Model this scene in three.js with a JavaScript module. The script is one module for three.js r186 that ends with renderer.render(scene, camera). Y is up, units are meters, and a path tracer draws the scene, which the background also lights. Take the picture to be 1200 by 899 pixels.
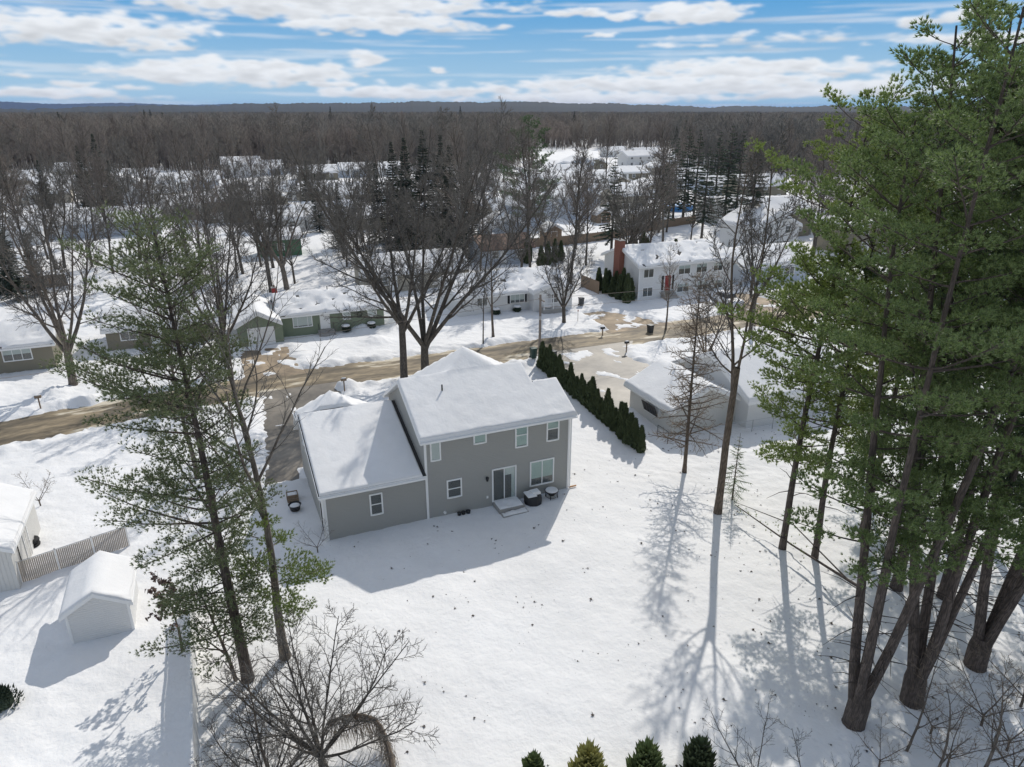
import * as THREE from 'three';
import { createNoise2D } from 'simplex-noise';

// ---------- camera ----------
const CAM_H = 24, PITCH = THREE.MathUtils.degToRad(21), FPX = 833;        // focal length in photo pixels (1200 x 899)
const scene = new THREE.Scene();
const camera = new THREE.PerspectiveCamera(2 * Math.atan(449.5 / FPX) * 180 / Math.PI, 1200 / 899, 0.5, 60000);
camera.position.set(0, CAM_H, 0);
camera.rotation.set(-PITCH, 0, 0);
const renderer = new THREE.WebGLRenderer({ antialias: true });
renderer.toneMapping = THREE.LinearToneMapping;
renderer.toneMappingExposure = 0.95;
renderer.shadowMap.enabled = true;

// ---------- random and noise ----------
function rng(seed) { let s = seed | 0; return () => { s = (s + 0x6d2b79f5) | 0; let t = Math.imul(s ^ (s >>> 15), 1 | s); t = (t + Math.imul(t ^ (t >>> 7), 61 | t)) ^ t; return ((t ^ (t >>> 14)) >>> 0) / 4294967296; }; }
const noise = createNoise2D(rng(11)), noiseB = createNoise2D(rng(29));
function fbm(x, y, o = 4, n = noise) { let s = 0, a = 0.5; for (let i = 0; i < o; i++, a *= 0.5, x = x * 2.03 + 7.1, y = y * 2.03 - 3.7) s += a * n(x, y); return s; }
const clamp = THREE.MathUtils.clamp, sstep = (a, b, x) => { const t = clamp((x - a) / (b - a), 0, 1); return t * t * (3 - 2 * t); }, mix = (a, b, t) => a + (b - a) * t;
const R = THREE.MathUtils.degToRad;

// ---------- sun ----------
const SUN_EL = R(39), SUN_AZ = R(17);                                     // ahead of the camera, a little to the right
const sunDir = new THREE.Vector3(Math.sin(SUN_AZ) * Math.cos(SUN_EL), Math.sin(SUN_EL), -Math.cos(SUN_AZ) * Math.cos(SUN_EL));
const sun = new THREE.DirectionalLight(new THREE.Color(1, 0.955, 0.885), 3.5);
sun.name = 'sun';
sun.position.copy(sunDir).multiplyScalar(200).add(new THREE.Vector3(0, 0, -60));
sun.target.position.set(0, 0, -60);
sun.castShadow = true; sun.shadow.radius = 1.1; sun.shadow.mapSize.set(4096, 4096);
Object.assign(sun.shadow.camera, { left: -120, right: 120, top: 120, bottom: -120, near: 1, far: 500 });
scene.add(sun, sun.target);

// ---------- sky: blue air and fair weather clouds ----------
function makeSky() {
  const W = 2048, H = 2048, data = new Float32Array(W * H * 4);
  // clouds of the photograph: azimuth, height above the horizon, half width, half height (degrees), strength
  const px = (x, y, rx, ry, s = 1) => [Math.atan((x - 600) / 880) * 57.3, (130 - y) / 833 * 57.3, rx / 860 * 57.3, ry / 833 * 57.3, s];
  const C = [px(60, 14, 190, 17), px(240, 18, 120, 13), px(390, 30, 215, 26, 1.1), px(450, 47, 130, 14), px(560, 6, 180, 12), px(680, 4, 60, 8, .8), px(125, 62, 118, 19, 1.1), px(200, 70, 40, 9), px(290, 95, 138, 17, 1.1), px(390, 104, 50, 6),
    px(306, 83, 22, 6), px(435, 81, 32, 9, .9), px(516, 89, 20, 5, .8), px(470, 113, 90, 11, 1.1), px(585, 112, 60, 9, .8), px(85, 117, 80, 7, .9), px(110, 108, 50, 7, .7), px(30, 98, 30, 4, .5), px(668, 37, 34, 8, .9), px(735, 38, 46, 6, .8), px(805, 39, 62, 12, 1.1),
    px(690, 54, 13, 5, .8), px(752, 20, 20, 5, .8), px(785, 6, 90, 7, .7), px(790, 106, 220, 14, 1.1), px(880, 92, 150, 13, 1.05), px(700, 118, 150, 9, 1), px(960, 112, 130, 14, .95), px(930, 12, 130, 12, 1), px(1070, 8, 200, 14, 1.05), px(905, 62, 120, 6, .45), px(820, 66, 90, 5, .4), px(1085, 50, 60, 8, .8), px(1150, 70, 120, 10, .8), px(1180, 110, 130, 12, .9)];
  const lin = (r, g, b) => new THREE.Color().setRGB(r / 255, g / 255, b / 255, THREE.SRGBColorSpace).toArray();
  const low = lin(176, 212, 236), mid = lin(84, 163, 222), high = lin(52, 118, 192), bottom = lin(150, 150, 152);
  for (let row = 0; row < H; row++) {
    const el = ((row + 0.5) / H - 0.5) * 180;
    for (let col = 0; col < W; col++) {
      const i = (row * W + col) * 4;
      let c = bottom, a = 0, shade = 0;
      if (el > -0.6) {
        const e = Math.max(el, 0), t = sstep(0, 9, e), t2 = sstep(8, 70, e);
        c = [0, 1, 2].map((k) => mix(mix(low[k], mid[k], t), high[k], t2));
        const phi = ((col + 0.5) / W - 0.5) * 360;                         // 0 = +x, -90 = -z
        let az = phi + 90; if (az > 180) az -= 360;
        const inFrame = (1 - sstep(38, 46, Math.abs(az))) * (1 - sstep(9, 12, e));
        if (inFrame > 0) {
          const wx = fbm(az * 0.16, e * 0.5, 4) * 2.4, wy = fbm(az * 0.16 + 40, e * 0.5, 4, noiseB) * 0.7;
          const n = fbm(az * 0.34, e * 1.15, 5, noiseB), soft = fbm(az * 0.2 + 7, e * 0.8, 3);
          let d = -1, ey = 0;
          for (const [ca, ce, rx, ry, s] of C) {
            const dx = (az + wx - ca) / rx; if (Math.abs(dx) > 1.6) continue;
            let dy = (e + wy * 0.6 - ce) / ry; if (dy < 0) dy *= 1.6;
            const q = s * (1.15 - (dx * dx + dy * dy));
            if (q > d) { d = q; ey = dy; }
          }
          const q = d + n * 0.95;
          a = Math.max(sstep(0.02, 0.85, q) * 0.95, 0.42 * sstep(0.02, 0.5, fbm(az * 0.045 + 3, e * 1.3, 4) + 0.1 * n)) * inFrame;
          shade = clamp(0.16 - ey * 0.35 + sstep(0.6, 1.7, q) * 0.25 + n * 0.22 + soft * 0.4, 0, 1);
        }
        const out = 1 - inFrame;
        if (out > 0) {                                                    // unseen cumulus round and overhead, thickened and greyed to make the shadow fill neutral
          const y = Math.sin(Math.max(e, 1.2) * Math.PI / 180), k = 1.1 / (y + 0.10), th = (az * Math.PI) / 180, X = Math.sin(th) * Math.cos(e / 57.3) * k, Z = Math.cos(th) * Math.cos(e / 57.3) * k;
          const q = fbm(X * 0.9 + 5, Z * 0.9 + 9, 5) + 0.36, aa = sstep(0.0, 0.34, q) * 0.96 * out;
          const sh = clamp(0.55 + sstep(0.1, 0.7, q) * 0.9 + fbm(X * 2, Z * 2, 3, noiseB) * 0.3, 0, 1);
          shade = a + aa > 0 ? (shade * a + sh * aa) / (a + aa) : 0; a = Math.min(1, a + aa);
        }
        const b = mix(1.0, 0.62, shade), cl = [b * 0.985, b, b * 1.02];
        c = [0, 1, 2].map((k) => mix(c[k], cl[k], a * 0.97));
      }
      data[i] = c[0]; data[i + 1] = c[1]; data[i + 2] = c[2]; data[i + 3] = 1;
    }
  }
  const t = new THREE.DataTexture(data, W, H, THREE.RGBAFormat, THREE.FloatType);
  t.mapping = THREE.EquirectangularReflectionMapping; t.magFilter = THREE.LinearFilter; t.minFilter = THREE.LinearFilter; t.needsUpdate = true;
  return t;
}
scene.background = makeSky();
scene.environment = scene.background;

// ---------- positions: the street grid of the place, and pixels that touch the ground ----------
const GA = R(23.2), CA = Math.cos(GA), SA = Math.sin(GA), OX = -5.31, OZ = -38.65;      // u runs along the street, v away towards it
const W3 = (u, v, y = 0) => new THREE.Vector3(OX + u * CA - v * SA, y, OZ - u * SA - v * CA);
const toUV = (x, z) => { const dx = x - OX, dz = z - OZ; return [dx * CA - dz * SA, -dx * SA - dz * CA]; };
function pixRay(x, y) { const a = (x - 600) / FPX, b = (449.5 - y) / FPX; return new THREE.Vector3(a, b * Math.cos(PITCH) - Math.sin(PITCH), -Math.cos(PITCH) - b * Math.sin(PITCH)); }
function G(x, y, h = 0) { const d = pixRay(x, y), t = (h - CAM_H) / d.y; return new THREE.Vector3(d.x * t, h, d.z * t); }

// ---------- naming ----------
const taken = new Map();
function numbered(name) { const n = taken.get(name) ?? 0; taken.set(name, n + 1); return n ? name + '_' + String(n).padStart(3, '0') : name; }
function tag(o, label, category, group, kind) { o.userData.label = label; o.userData.category = category; if (group) o.userData.group = group; if (kind) o.userData.kind = kind; return o; }
function thing(name, label, category, pos, turn = GA, group) { const o = new THREE.Group(); o.name = numbered(name); if (pos) o.position.copy(pos); o.rotation.y = turn; tag(o, label, category, group); scene.add(o); return o; }
function part(name, geo, m, parent) { const o = new THREE.Mesh(geo, m); o.name = name; o.castShadow = o.receiveShadow = true; parent.add(o); return o; }
function sub(name, parent, x = 0, y = 0, z = 0, turn = 0) { const o = new THREE.Group(); o.name = name; o.position.set(x, y, z); o.rotation.y = turn; parent.add(o); return o; }
function setting(name, geo, m, kind = 'structure') { const o = new THREE.Mesh(geo, m); o.name = numbered(name); o.castShadow = o.receiveShadow = true; o.userData.kind = kind; scene.add(o); return o; }

// ---------- geometry helpers ----------
class Geo {
  constructor() { this.p = []; this.n = []; this.t = []; this.i = []; }
  get count() { return this.p.length / 3; }
  v(x, y, z, nx = 0, ny = 1, nz = 0, u = 0, w = 0) { this.p.push(x, y, z); this.n.push(nx, ny, nz); this.t.push(u, w); return this.p.length / 3 - 1; }
  // a tube through points with radii
  tube(pts, rad, sides = 5, cap = false) {
    const T = new THREE.Vector3(), N = new THREE.Vector3(), B = new THREE.Vector3(), base = this.count; let len = 0;
    const ref = new THREE.Vector3(0.31, 0.2, 0.93);
    const wrap = Math.max(1, Math.round(rad[0] * 6.28 / 0.6));
    for (let k = 0; k < pts.length; k++) {
      T.subVectors(pts[Math.min(k + 1, pts.length - 1)], pts[Math.max(k - 1, 0)]).normalize();
      N.crossVectors(T, ref).normalize(); B.crossVectors(T, N);
      if (k) len += pts[k].distanceTo(pts[k - 1]);
      for (let s = 0; s <= sides; s++) {
        const a = s / sides * Math.PI * 2, c = Math.cos(a), d = Math.sin(a), nx = N.x * c + B.x * d, ny = N.y * c + B.y * d, nz = N.z * c + B.z * d;
        this.v(pts[k].x + nx * rad[k], pts[k].y + ny * rad[k], pts[k].z + nz * rad[k], nx, ny, nz, s / sides * wrap, len / 1.2);
      }
    }
    const m = sides + 1;
    for (let k = 0; k < pts.length - 1; k++) for (let s = 0; s < sides; s++) { const a = base + k * m + s; this.i.push(a, a + 1, a + m, a + 1, a + m + 1, a + m); }
    if (cap) { const e = pts[pts.length - 1], c = this.v(e.x, e.y, e.z, T.x, T.y, T.z), b0 = base + (pts.length - 1) * m; for (let s = 0; s < sides; s++) this.i.push(b0 + s, b0 + s + 1, c); }
  }
  // a three-sided spike from a to b
  spike(a, b, r) {
    const tx = b.x - a.x, ty = b.y - a.y, tz = b.z - a.z, l = Math.hypot(tx, ty, tz) || 1;
    let nx = ty / l, ny = -tx / l, nz = 0.02, q = Math.hypot(nx, ny, nz); if (q < 0.1) { nx = 1; ny = 0; nz = 0; q = 1; } nx /= q; ny /= q; nz /= q;
    const bx = (ty * nz - tz * ny) / l, by = (tz * nx - tx * nz) / l, bz = (tx * ny - ty * nx) / l, s0 = this.count;
    for (let k = 0; k < 3; k++) { const c = Math.cos(k * 2.0944), d = Math.sin(k * 2.0944), x = nx * c + bx * d, y = ny * c + by * d, z = nz * c + bz * d; this.v(a.x + x * r, a.y + y * r, a.z + z * r, x, y, z); }
    const e = this.v(b.x, b.y, b.z, tx / l, ty / l, tz / l);
    this.i.push(s0, s0 + 1, e, s0 + 1, s0 + 2, e, s0 + 2, s0, e);
  }
  tri(ax, ay, az, bx, by, bz, cx, cy, cz) {
    const ux = bx - ax, uy = by - ay, uz = bz - az, vx = cx - ax, vy = cy - ay, vz = cz - az; let nx = uy * vz - uz * vy, ny = uz * vx - ux * vz, nz = ux * vy - uy * vx; const l = Math.hypot(nx, ny, nz) || 1; nx /= l; ny /= l; nz /= l;
    const k = this.v(ax, ay, az, nx, ny, nz, 0, 0); this.v(bx, by, bz, nx, ny, nz, 1, 0); this.v(cx, cy, cz, nx, ny, nz, 0, 1); this.i.push(k, k + 1, k + 2);
  }
  quad(a, b, c, d) { this.tri(...a, ...b, ...c); this.tri(...a, ...c, ...d); }
  box(x0, x1, y0, y1, z0, z1) {
    const P = [[x0, y0, z0], [x1, y0, z0], [x1, y1, z0], [x0, y1, z0], [x0, y0, z1], [x1, y0, z1], [x1, y1, z1], [x0, y1, z1]];
    for (const [a, b, c, d] of [[4, 5, 6, 7], [1, 0, 3, 2], [0, 4, 7, 3], [5, 1, 2, 6], [7, 6, 2, 3], [0, 1, 5, 4]]) this.quad(P[a], P[b], P[c], P[d]);
    return this;
  }
  add(g, m) {
    const base = this.count, p = g.attributes.position, n = g.attributes.normal, v = new THREE.Vector3(), nm = new THREE.Matrix3().getNormalMatrix(m ?? new THREE.Matrix4()), I = g.index;
    for (let k = 0; k < p.count; k++) { v.fromBufferAttribute(p, k); if (m) v.applyMatrix4(m); const { x, y, z } = v; v.fromBufferAttribute(n, k).applyMatrix3(nm).normalize(); this.v(x, y, z, v.x, v.y, v.z); }
    if (I) for (let k = 0; k < I.count; k++) this.i.push(base + I.getX(k)); else for (let k = 0; k < p.count; k++) this.i.push(base + k);
    return this;
  }
  make() {
    const g = new THREE.BufferGeometry();
    g.setAttribute('position', new THREE.BufferAttribute(new Float32Array(this.p), 3)); g.setAttribute('normal', new THREE.BufferAttribute(new Float32Array(this.n), 3)); g.setAttribute('uv', new THREE.BufferAttribute(new Float32Array(this.t), 2));
    g.setIndex(new THREE.BufferAttribute(new Uint32Array(this.i), 1)); return g;
  }
}
// uv in metres from position and facing
function metreUV(g) {
  const p = g.attributes.position, n = g.attributes.normal, uv = new Float32Array(p.count * 2);
  for (let k = 0; k < p.count; k++) { const ax = Math.abs(n.getX(k)), ay = Math.abs(n.getY(k)), az = Math.abs(n.getZ(k)); if (ay > ax && ay > az) { uv[2 * k] = p.getX(k); uv[2 * k + 1] = p.getZ(k); } else if (ax > az) { uv[2 * k] = p.getZ(k); uv[2 * k + 1] = p.getY(k); } else { uv[2 * k] = p.getX(k); uv[2 * k + 1] = p.getY(k); } }
  g.setAttribute('uv', new THREE.BufferAttribute(uv, 2)); return g;
}
const box = (x0, x1, y0, y1, z0, z1) => metreUV(new Geo().box(x0, x1, y0, y1, z0, z1).make());
function rbox(w, h, d, b = 0.02) { const s = new THREE.Shape(); s.moveTo(-w / 2 + b, -h / 2); s.lineTo(w / 2 - b, -h / 2); s.lineTo(w / 2, -h / 2 + b); s.lineTo(w / 2, h / 2 - b); s.lineTo(w / 2 - b, h / 2); s.lineTo(-w / 2 + b, h / 2); s.lineTo(-w / 2, h / 2 - b); s.lineTo(-w / 2, -h / 2 + b); s.closePath(); const g = new THREE.ExtrudeGeometry(s, { depth: d - 2 * b, bevelEnabled: true, bevelSize: b * 0.6, bevelThickness: b, bevelSegments: 1, curveSegments: 1 }); g.translate(0, 0, -d / 2 + b); return g; }
// convex-ish profile [[a, y] ...] swept along the other ground axis
function prism(profile, from, to, axis = 'x') {
  const g = new Geo(), P = (a, y, s) => axis === 'x' ? [s, y, a] : [a, y, s], n = profile.length, tri = THREE.ShapeUtils.triangulateShape(profile.map(([a, y]) => new THREE.Vector2(a, y)), []);
  for (let k = 0; k < n; k++) { const [a, y] = profile[k], [b, z] = profile[(k + 1) % n]; g.quad(P(a, y, from), P(a, y, to), P(b, z, to), P(b, z, from)); }
  for (const [i, j, k] of tri) { g.tri(...P(...profile[i], from), ...P(...profile[j], from), ...P(...profile[k], from)); g.tri(...P(...profile[i], to), ...P(...profile[k], to), ...P(...profile[j], to)); }
  const out = g.make(); return metreUV(fixWinding(out));
}
// turn outward the normals of a roughly convex closed solid
function fixWinding(g) {
  g.computeBoundingBox(); const c = g.boundingBox.getCenter(new THREE.Vector3()), p = g.attributes.position, n = g.attributes.normal, I = g.index;
  for (let k = 0; k < I.count; k += 3) { const a = I.getX(k), b = I.getX(k + 1), d = I.getX(k + 2), mx = (p.getX(a) + p.getX(b) + p.getX(d)) / 3 - c.x, my = (p.getY(a) + p.getY(b) + p.getY(d)) / 3 - c.y, mz = (p.getZ(a) + p.getZ(b) + p.getZ(d)) / 3 - c.z; if (mx * n.getX(a) + my * n.getY(a) + mz * n.getZ(a) < 0) { I.setX(k + 1, d); I.setX(k + 2, b); for (const q of [a, b, d]) n.setXYZ(q, -n.getX(q), -n.getY(q), -n.getZ(q)); } }
  return g;
}
// grading that is fine at both ends
function spread(a, b, step, fine = true, marks = []) { const L = b - a, o = fine ? [0, 0.015, 0.04, 0.08, 0.14, 0.22, 0.34].filter((x) => x < L / 2) : [0]; const s = new Set([...o.map((x) => a + x), ...o.map((x) => b - x), ...marks]); const n = Math.max(1, Math.round(L / step)); for (let k = 1; k < n; k++) { const x = a + L * k / n; if (!fine || (x - a > 0.4 && b - x > 0.4)) s.add(x); } const r = [...s].sort((x, y) => x - y); return r.filter((x, k) => !k || x - r[k - 1] > 0.004); }
// sheet over a plan, y = f(x, z), solid when th > 0
function sheet(xs, zs, f, th = 0) {
  const nx = xs.length, nz = zs.length, pos = [], idx = [];
  for (const z of zs) for (const x of xs) pos.push(x, f(x, z), z);
  for (let j = 0; j < nz - 1; j++) for (let i = 0; i < nx - 1; i++) { const a = j * nx + i; idx.push(a, a + nx, a + 1, a + 1, a + nx, a + nx + 1); }
  let g = new THREE.BufferGeometry(); g.setAttribute('position', new THREE.BufferAttribute(new Float32Array(pos), 3)); g.setIndex(idx); g.computeVertexNormals();
  if (!th) return metreUV(g);
  const o = new Geo().add(g);
  for (let j = 0; j < nz - 1; j++) for (let i = 0; i < nx - 1; i++) { const a = [xs[i], f(xs[i], zs[j]) - th, zs[j]], b = [xs[i + 1], f(xs[i + 1], zs[j]) - th, zs[j]], c = [xs[i + 1], f(xs[i + 1], zs[j + 1]) - th, zs[j + 1]], d = [xs[i], f(xs[i], zs[j + 1]) - th, zs[j + 1]]; o.quad(a, b, c, d); }
  const wall = (x, z, X, Z) => o.quad([x, f(x, z) - th, z], [X, f(X, Z) - th, Z], [X, f(X, Z), Z], [x, f(x, z), z]);
  for (let i = 0; i < nx - 1; i++) { wall(xs[i + 1], zs[0], xs[i], zs[0]); wall(xs[i], zs[nz - 1], xs[i + 1], zs[nz - 1]); }
  for (let j = 0; j < nz - 1; j++) { wall(xs[0], zs[j], xs[0], zs[j + 1]); wall(xs[nx - 1], zs[j + 1], xs[nx - 1], zs[j]); }
  return metreUV(o.make());
}
// snow lying on a roof: rounded at the edges, a little uneven
function snowCap(x0, x1, z0, z1, f, { T = 0.3, seed = 0, step = 0.35, edges = [1, 1, 1, 1], edgeFn = null, round = 0.22, rough = 1, patchy = 0, marksX = [], marksZ = [] } = {}) {
  const xs = spread(x0, x1, step, true, marksX), zs = spread(z0, z1, step, true, marksZ), pr = (e) => { const q = 1 - Math.min(e / round, 1); return Math.sqrt(Math.max(0, 1 - q * q)); };
  return sheet(xs, zs, (x, z) => {
    const wob = 0.05 * noise(x * 0.9 + seed, z * 0.9) * rough;
    let p = 1; if (edges[0]) p = Math.min(p, pr(x - x0)); if (edges[1]) p = Math.min(p, pr(x1 - x)); if (edges[2]) p = Math.min(p, pr(z - z0)); if (edges[3]) p = Math.min(p, pr(z1 - z)); if (edgeFn) p = Math.min(p, pr(edgeFn(x, z)));
    const bare = patchy ? sstep(-0.22, 0.12, fbm(x * 0.4 + seed, z * 0.55 - seed, 3, noiseB) + 0.34 - patchy) : 1;
    return f(x, z) - (1 - bare) * 0.012 + bare * p * (T * (1 + 0.28 * rough * fbm(x * 0.28 + seed * 3.1, z * 0.28, 3)) + wob * 0.6 + 0.012 * rough * noise(x * 3.1, z * 3.1 + seed)) - (p ? 0 : 0.002);
  });
}

// ---------- textures ----------
function lattice(seed, n) { const r = rng(seed), a = new Float32Array(n * n); for (let k = 0; k < a.length; k++) a[k] = r(); return (x, y) => { const X = Math.floor(x), Y = Math.floor(y), fx = x - X, fy = y - Y, s = fx * fx * (3 - 2 * fx), t = fy * fy * (3 - 2 * fy), q = (i, j) => a[(((Y + j) % n + n) % n) * n + ((X + i) % n + n) % n]; return mix(mix(q(0, 0), q(1, 0), s), mix(q(0, 1), q(1, 1), s), t); }; }
function tileNoise(seed, cells, octaves) { const L = []; for (let k = 0, c = cells; k < octaves; k++, c *= 2) L.push([lattice(seed + k * 17, c), c]); return (x, y) => { let s = 0, a = 0.5, tot = 0; for (const [f, c] of L) { s += a * f(x * c, y * c); tot += a; a *= 0.55; } return s / tot; }; }      // x, y in 0..1, tiles
function tex(w, h, fn, srgb, rep) {
  const d = new Uint8Array(w * h * 4);
  for (let y = 0; y < h; y++) for (let x = 0; x < w; x++) { const c = fn((x + 0.5) / w, (y + 0.5) / h), k = (y * w + x) * 4; if (typeof c === 'number') d[k] = d[k + 1] = d[k + 2] = clamp(c, 0, 1) * 255; else { for (let q = 0; q < 3; q++) d[k + q] = clamp(c[q], 0, 1) * 255; } d[k + 3] = 255; }
  const t = new THREE.DataTexture(d, w, h); t.wrapS = t.wrapT = THREE.RepeatWrapping; t.magFilter = THREE.LinearFilter; t.minFilter = THREE.LinearMipmapLinearFilter; t.generateMipmaps = true; if (srgb) t.colorSpace = THREE.SRGBColorSpace; if (rep) t.repeat.set(rep[0], rep[1]); t.needsUpdate = true; return t;
}
const lc = (r, g, b) => new THREE.Color().setRGB(r, g, b);
const std = (color, roughness = 0.9, o = {}) => new THREE.MeshStandardMaterial({ color, roughness, ...o });
const vn1 = tileNoise(3, 8, 6), vn2 = tileNoise(91, 5, 5), vn3 = tileNoise(57, 32, 4);
const snowBump = tex(1024, 1024, (x, y) => vn1(x, y) * 0.6 + vn3(x, y) * 0.4, false, [1 / 6, 1 / 6]);
const snowTint = tex(512, 512, (x, y) => { const n = vn2(x, y), m = vn3(x, y), s = 0.955 + 0.06 * (n - 0.5) + 0.03 * (m - 0.5); return [s, s * 0.998, s * 0.994]; }, true, [1 / 19, 1 / 19]);
const lapBump = tex(4, 64, (x, y) => (y < 0.1 ? 0.1 + y * 9 : 1 - (y - 0.1) * 0.8), false, [1, 1 / 0.12]);
const boardBump = tex(64, 4, (x) => (x < 0.07 || x > 0.93 ? 0 : 1), false, [1 / 0.2, 1]);
const bk1 = tileNoise(7, 12, 3), bk2 = tileNoise(70, 6, 4);
const barkTex = tex(256, 256, (x, y) => { const r = Math.abs(bk1(x, y * 0.25) - 0.5) * 2 + 0.25 * (bk2(x, y) - 0.5), s = 0.62 + 0.38 * clamp(r * 2.2, 0, 1); return [s, s * 0.985, s * 0.97]; }, true);
const barkBump = tex(256, 256, (x, y) => Math.abs(bk1(x, y * 0.25) - 0.5) * 2, false);
// ---------- materials ----------
const M = {
  snow: std(lc(0.87, 0.865, 0.86), 0.85, { map: snowTint, bumpMap: snowBump, bumpScale: 0.065 }),
  roofSnow: std(lc(0.87, 0.865, 0.86), 0.85, { map: snowTint, bumpMap: snowBump, bumpScale: 0.03 }),
  siding: std(lc(0.335, 0.335, 0.315), 0.6, { bumpMap: lapBump, bumpScale: 0.02 }),
  sidingWhite: std(lc(0.68, 0.68, 0.67), 0.6, { bumpMap: lapBump, bumpScale: 0.02 }),
  sidingGreen: std(lc(0.20, 0.24, 0.165), 0.65, { bumpMap: lapBump, bumpScale: 0.02 }),
  sidingOlive: std(lc(0.22, 0.20, 0.15), 0.7, { bumpMap: lapBump, bumpScale: 0.02 }),
  sidingTan: std(lc(0.36, 0.33, 0.27), 0.7, { bumpMap: lapBump, bumpScale: 0.02 }),
  sidingBlue: std(lc(0.42, 0.47, 0.54), 0.65, { bumpMap: lapBump, bumpScale: 0.02 }),
  boards: std(lc(0.62, 0.61, 0.58), 0.75, { bumpMap: boardBump, bumpScale: 0.02 }),
  trim: std(lc(0.8, 0.8, 0.79), 0.5),
  roof: std(lc(0.045, 0.043, 0.042), 0.95),
  roofBrown: std(lc(0.16, 0.105, 0.08), 0.95),
  brick: std(lc(0.24, 0.10, 0.07), 0.9),
  redPaint: std(lc(0.25, 0.02, 0.018), 0.6),
  foundation: std(lc(0.33, 0.32, 0.3), 0.95),
  dark: std(lc(0.015, 0.016, 0.018), 0.9), roomDark: std(lc(0.11, 0.105, 0.1), 0.95),  // second colour carries the darkness of rooms behind the glass
  black: std(lc(0.02, 0.02, 0.022), 0.55),
  curtain: std(lc(0.55, 0.57, 0.55), 0.95),
  curtainGreen: std(lc(0.36, 0.46, 0.42), 0.95),
  glass: new THREE.MeshPhysicalMaterial({ color: lc(0.92, 0.95, 0.95), roughness: 0.02, transmission: 1, thickness: 0, ior: 1.5 }),
  wood: std(lc(0.27, 0.20, 0.14), 0.9, { bumpMap: boardBump, bumpScale: 0.015 }),
  pole: std(lc(0.26, 0.22, 0.19), 0.95),
  metal: std(lc(0.45, 0.45, 0.45), 0.45, { metalness: 0.8 }),
  binGreen: std(lc(0.02, 0.055, 0.045), 0.5),
  binGrey: std(lc(0.05, 0.055, 0.06), 0.5),
  vinyl: std(lc(0.76, 0.76, 0.75), 0.45),
  carWhite: new THREE.MeshPhysicalMaterial({ color: lc(0.7, 0.7, 0.7), roughness: 0.35, clearcoat: 1, clearcoatRoughness: 0.05 }),
  carRed: new THREE.MeshPhysicalMaterial({ color: lc(0.35, 0.02, 0.02), roughness: 0.35, clearcoat: 1, clearcoatRoughness: 0.05 }),
  carGlass: std(lc(0.02, 0.025, 0.03), 0.08),
  rubber: std(lc(0.02, 0.02, 0.02), 0.85),
  lampRed: std(lc(0.4, 0.02, 0.02), 0.3),
  pool: std(lc(0.05, 0.22, 0.5), 0.6),
  tarp: std(lc(0.065, 0.16, 0.085), 0.6),
};

// ---------- ground ----------
const roadMid = (u) => 28.8 - 0.0037 * Math.min(0, u) ** 2 * (u < -60 ? 0 : 1) - (u < -60 ? 13.3 - (u + 60) * 0.44 : 0);
const ROAD_HALF = 3.0;
const drives = [
  { name: 'driveway', poly: [[19.6, 7.5], [20.2, 16], [20.4, 24], [19.6, 26.6], [31.5, 26.6], [28.6, 22.6], [29.5, 18.5], [32, 15.6], [31, 12], [26, 10.9], [21, 10.8]], amount: 1, mat: 'wet' },
  { name: 'driveway', poly: [[-8.7, 9], [-8.2, 17], [-7.6, 26.5], [-0.8, 26.5], [-1.4, 11], [-6.4, 10.6], [-6.6, 9]], amount: 0.9, mat: 'wet' },
  { name: 'driveway', poly: [[-8.9, 31], [-8.6, 40.4], [-3.9, 40.4], [-3.2, 31]], amount: 0.62, mat: 'sand' },
  { name: 'driveway', poly: [[31.5, 31], [32.6, 39.5], [36.2, 39.5], [40, 31]], amount: 0.42, mat: 'sand' },
  { name: 'driveway', poly: [[51, 31], [52.5, 40.5], [58.5, 40.5], [61, 31]], amount: 0.8, mat: 'sand' },
  { name: 'driveway', poly: [[-37, 24], [-36, 40], [-31.5, 40], [-31, 24]], amount: 0.5, mat: 'sand' },
];
function sdPoly(P, x, y) { let d = 1e9, s = 1; for (let i = 0, j = P.length - 1; i < P.length; j = i++) { const ex = P[j][0] - P[i][0], ey = P[j][1] - P[i][1], wx = x - P[i][0], wy = y - P[i][1], t = clamp((wx * ex + wy * ey) / (ex * ex + ey * ey), 0, 1), bx = wx - ex * t, by = wy - ey * t; d = Math.min(d, bx * bx + by * by); const c1 = y >= P[i][1], c2 = y < P[j][1], c3 = ex * wy > ey * wx; if ((c1 && c2 && c3) || (!c1 && !c2 && !c3)) s = -s; } return s * Math.sqrt(d); }
const otherRoads = [[88, 3.2, -70, 40], [150, 3.2, -220, 190], [212, 3.2, -220, 260]];         // further streets: v, half width, u range
const mounds = [[98, 478, 0.9, 1.7], [60, 462, 0.5, 1.5], [385, 452, 0.9, 1.5], [425, 385, 0.6, 1.1], [440, 400, 0.5, 1.4], [330, 415, 0.5, 0.9], [612, 430, 0.5, 1], [830, 425, 0.7, 1.8], [870, 415, 0.8, 2], [760, 395, 0.4, 1.4]].map(([x, y, h, r]) => { const p = G(x, y); return [...toUV(p.x, p.z), h, r]; });
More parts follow.
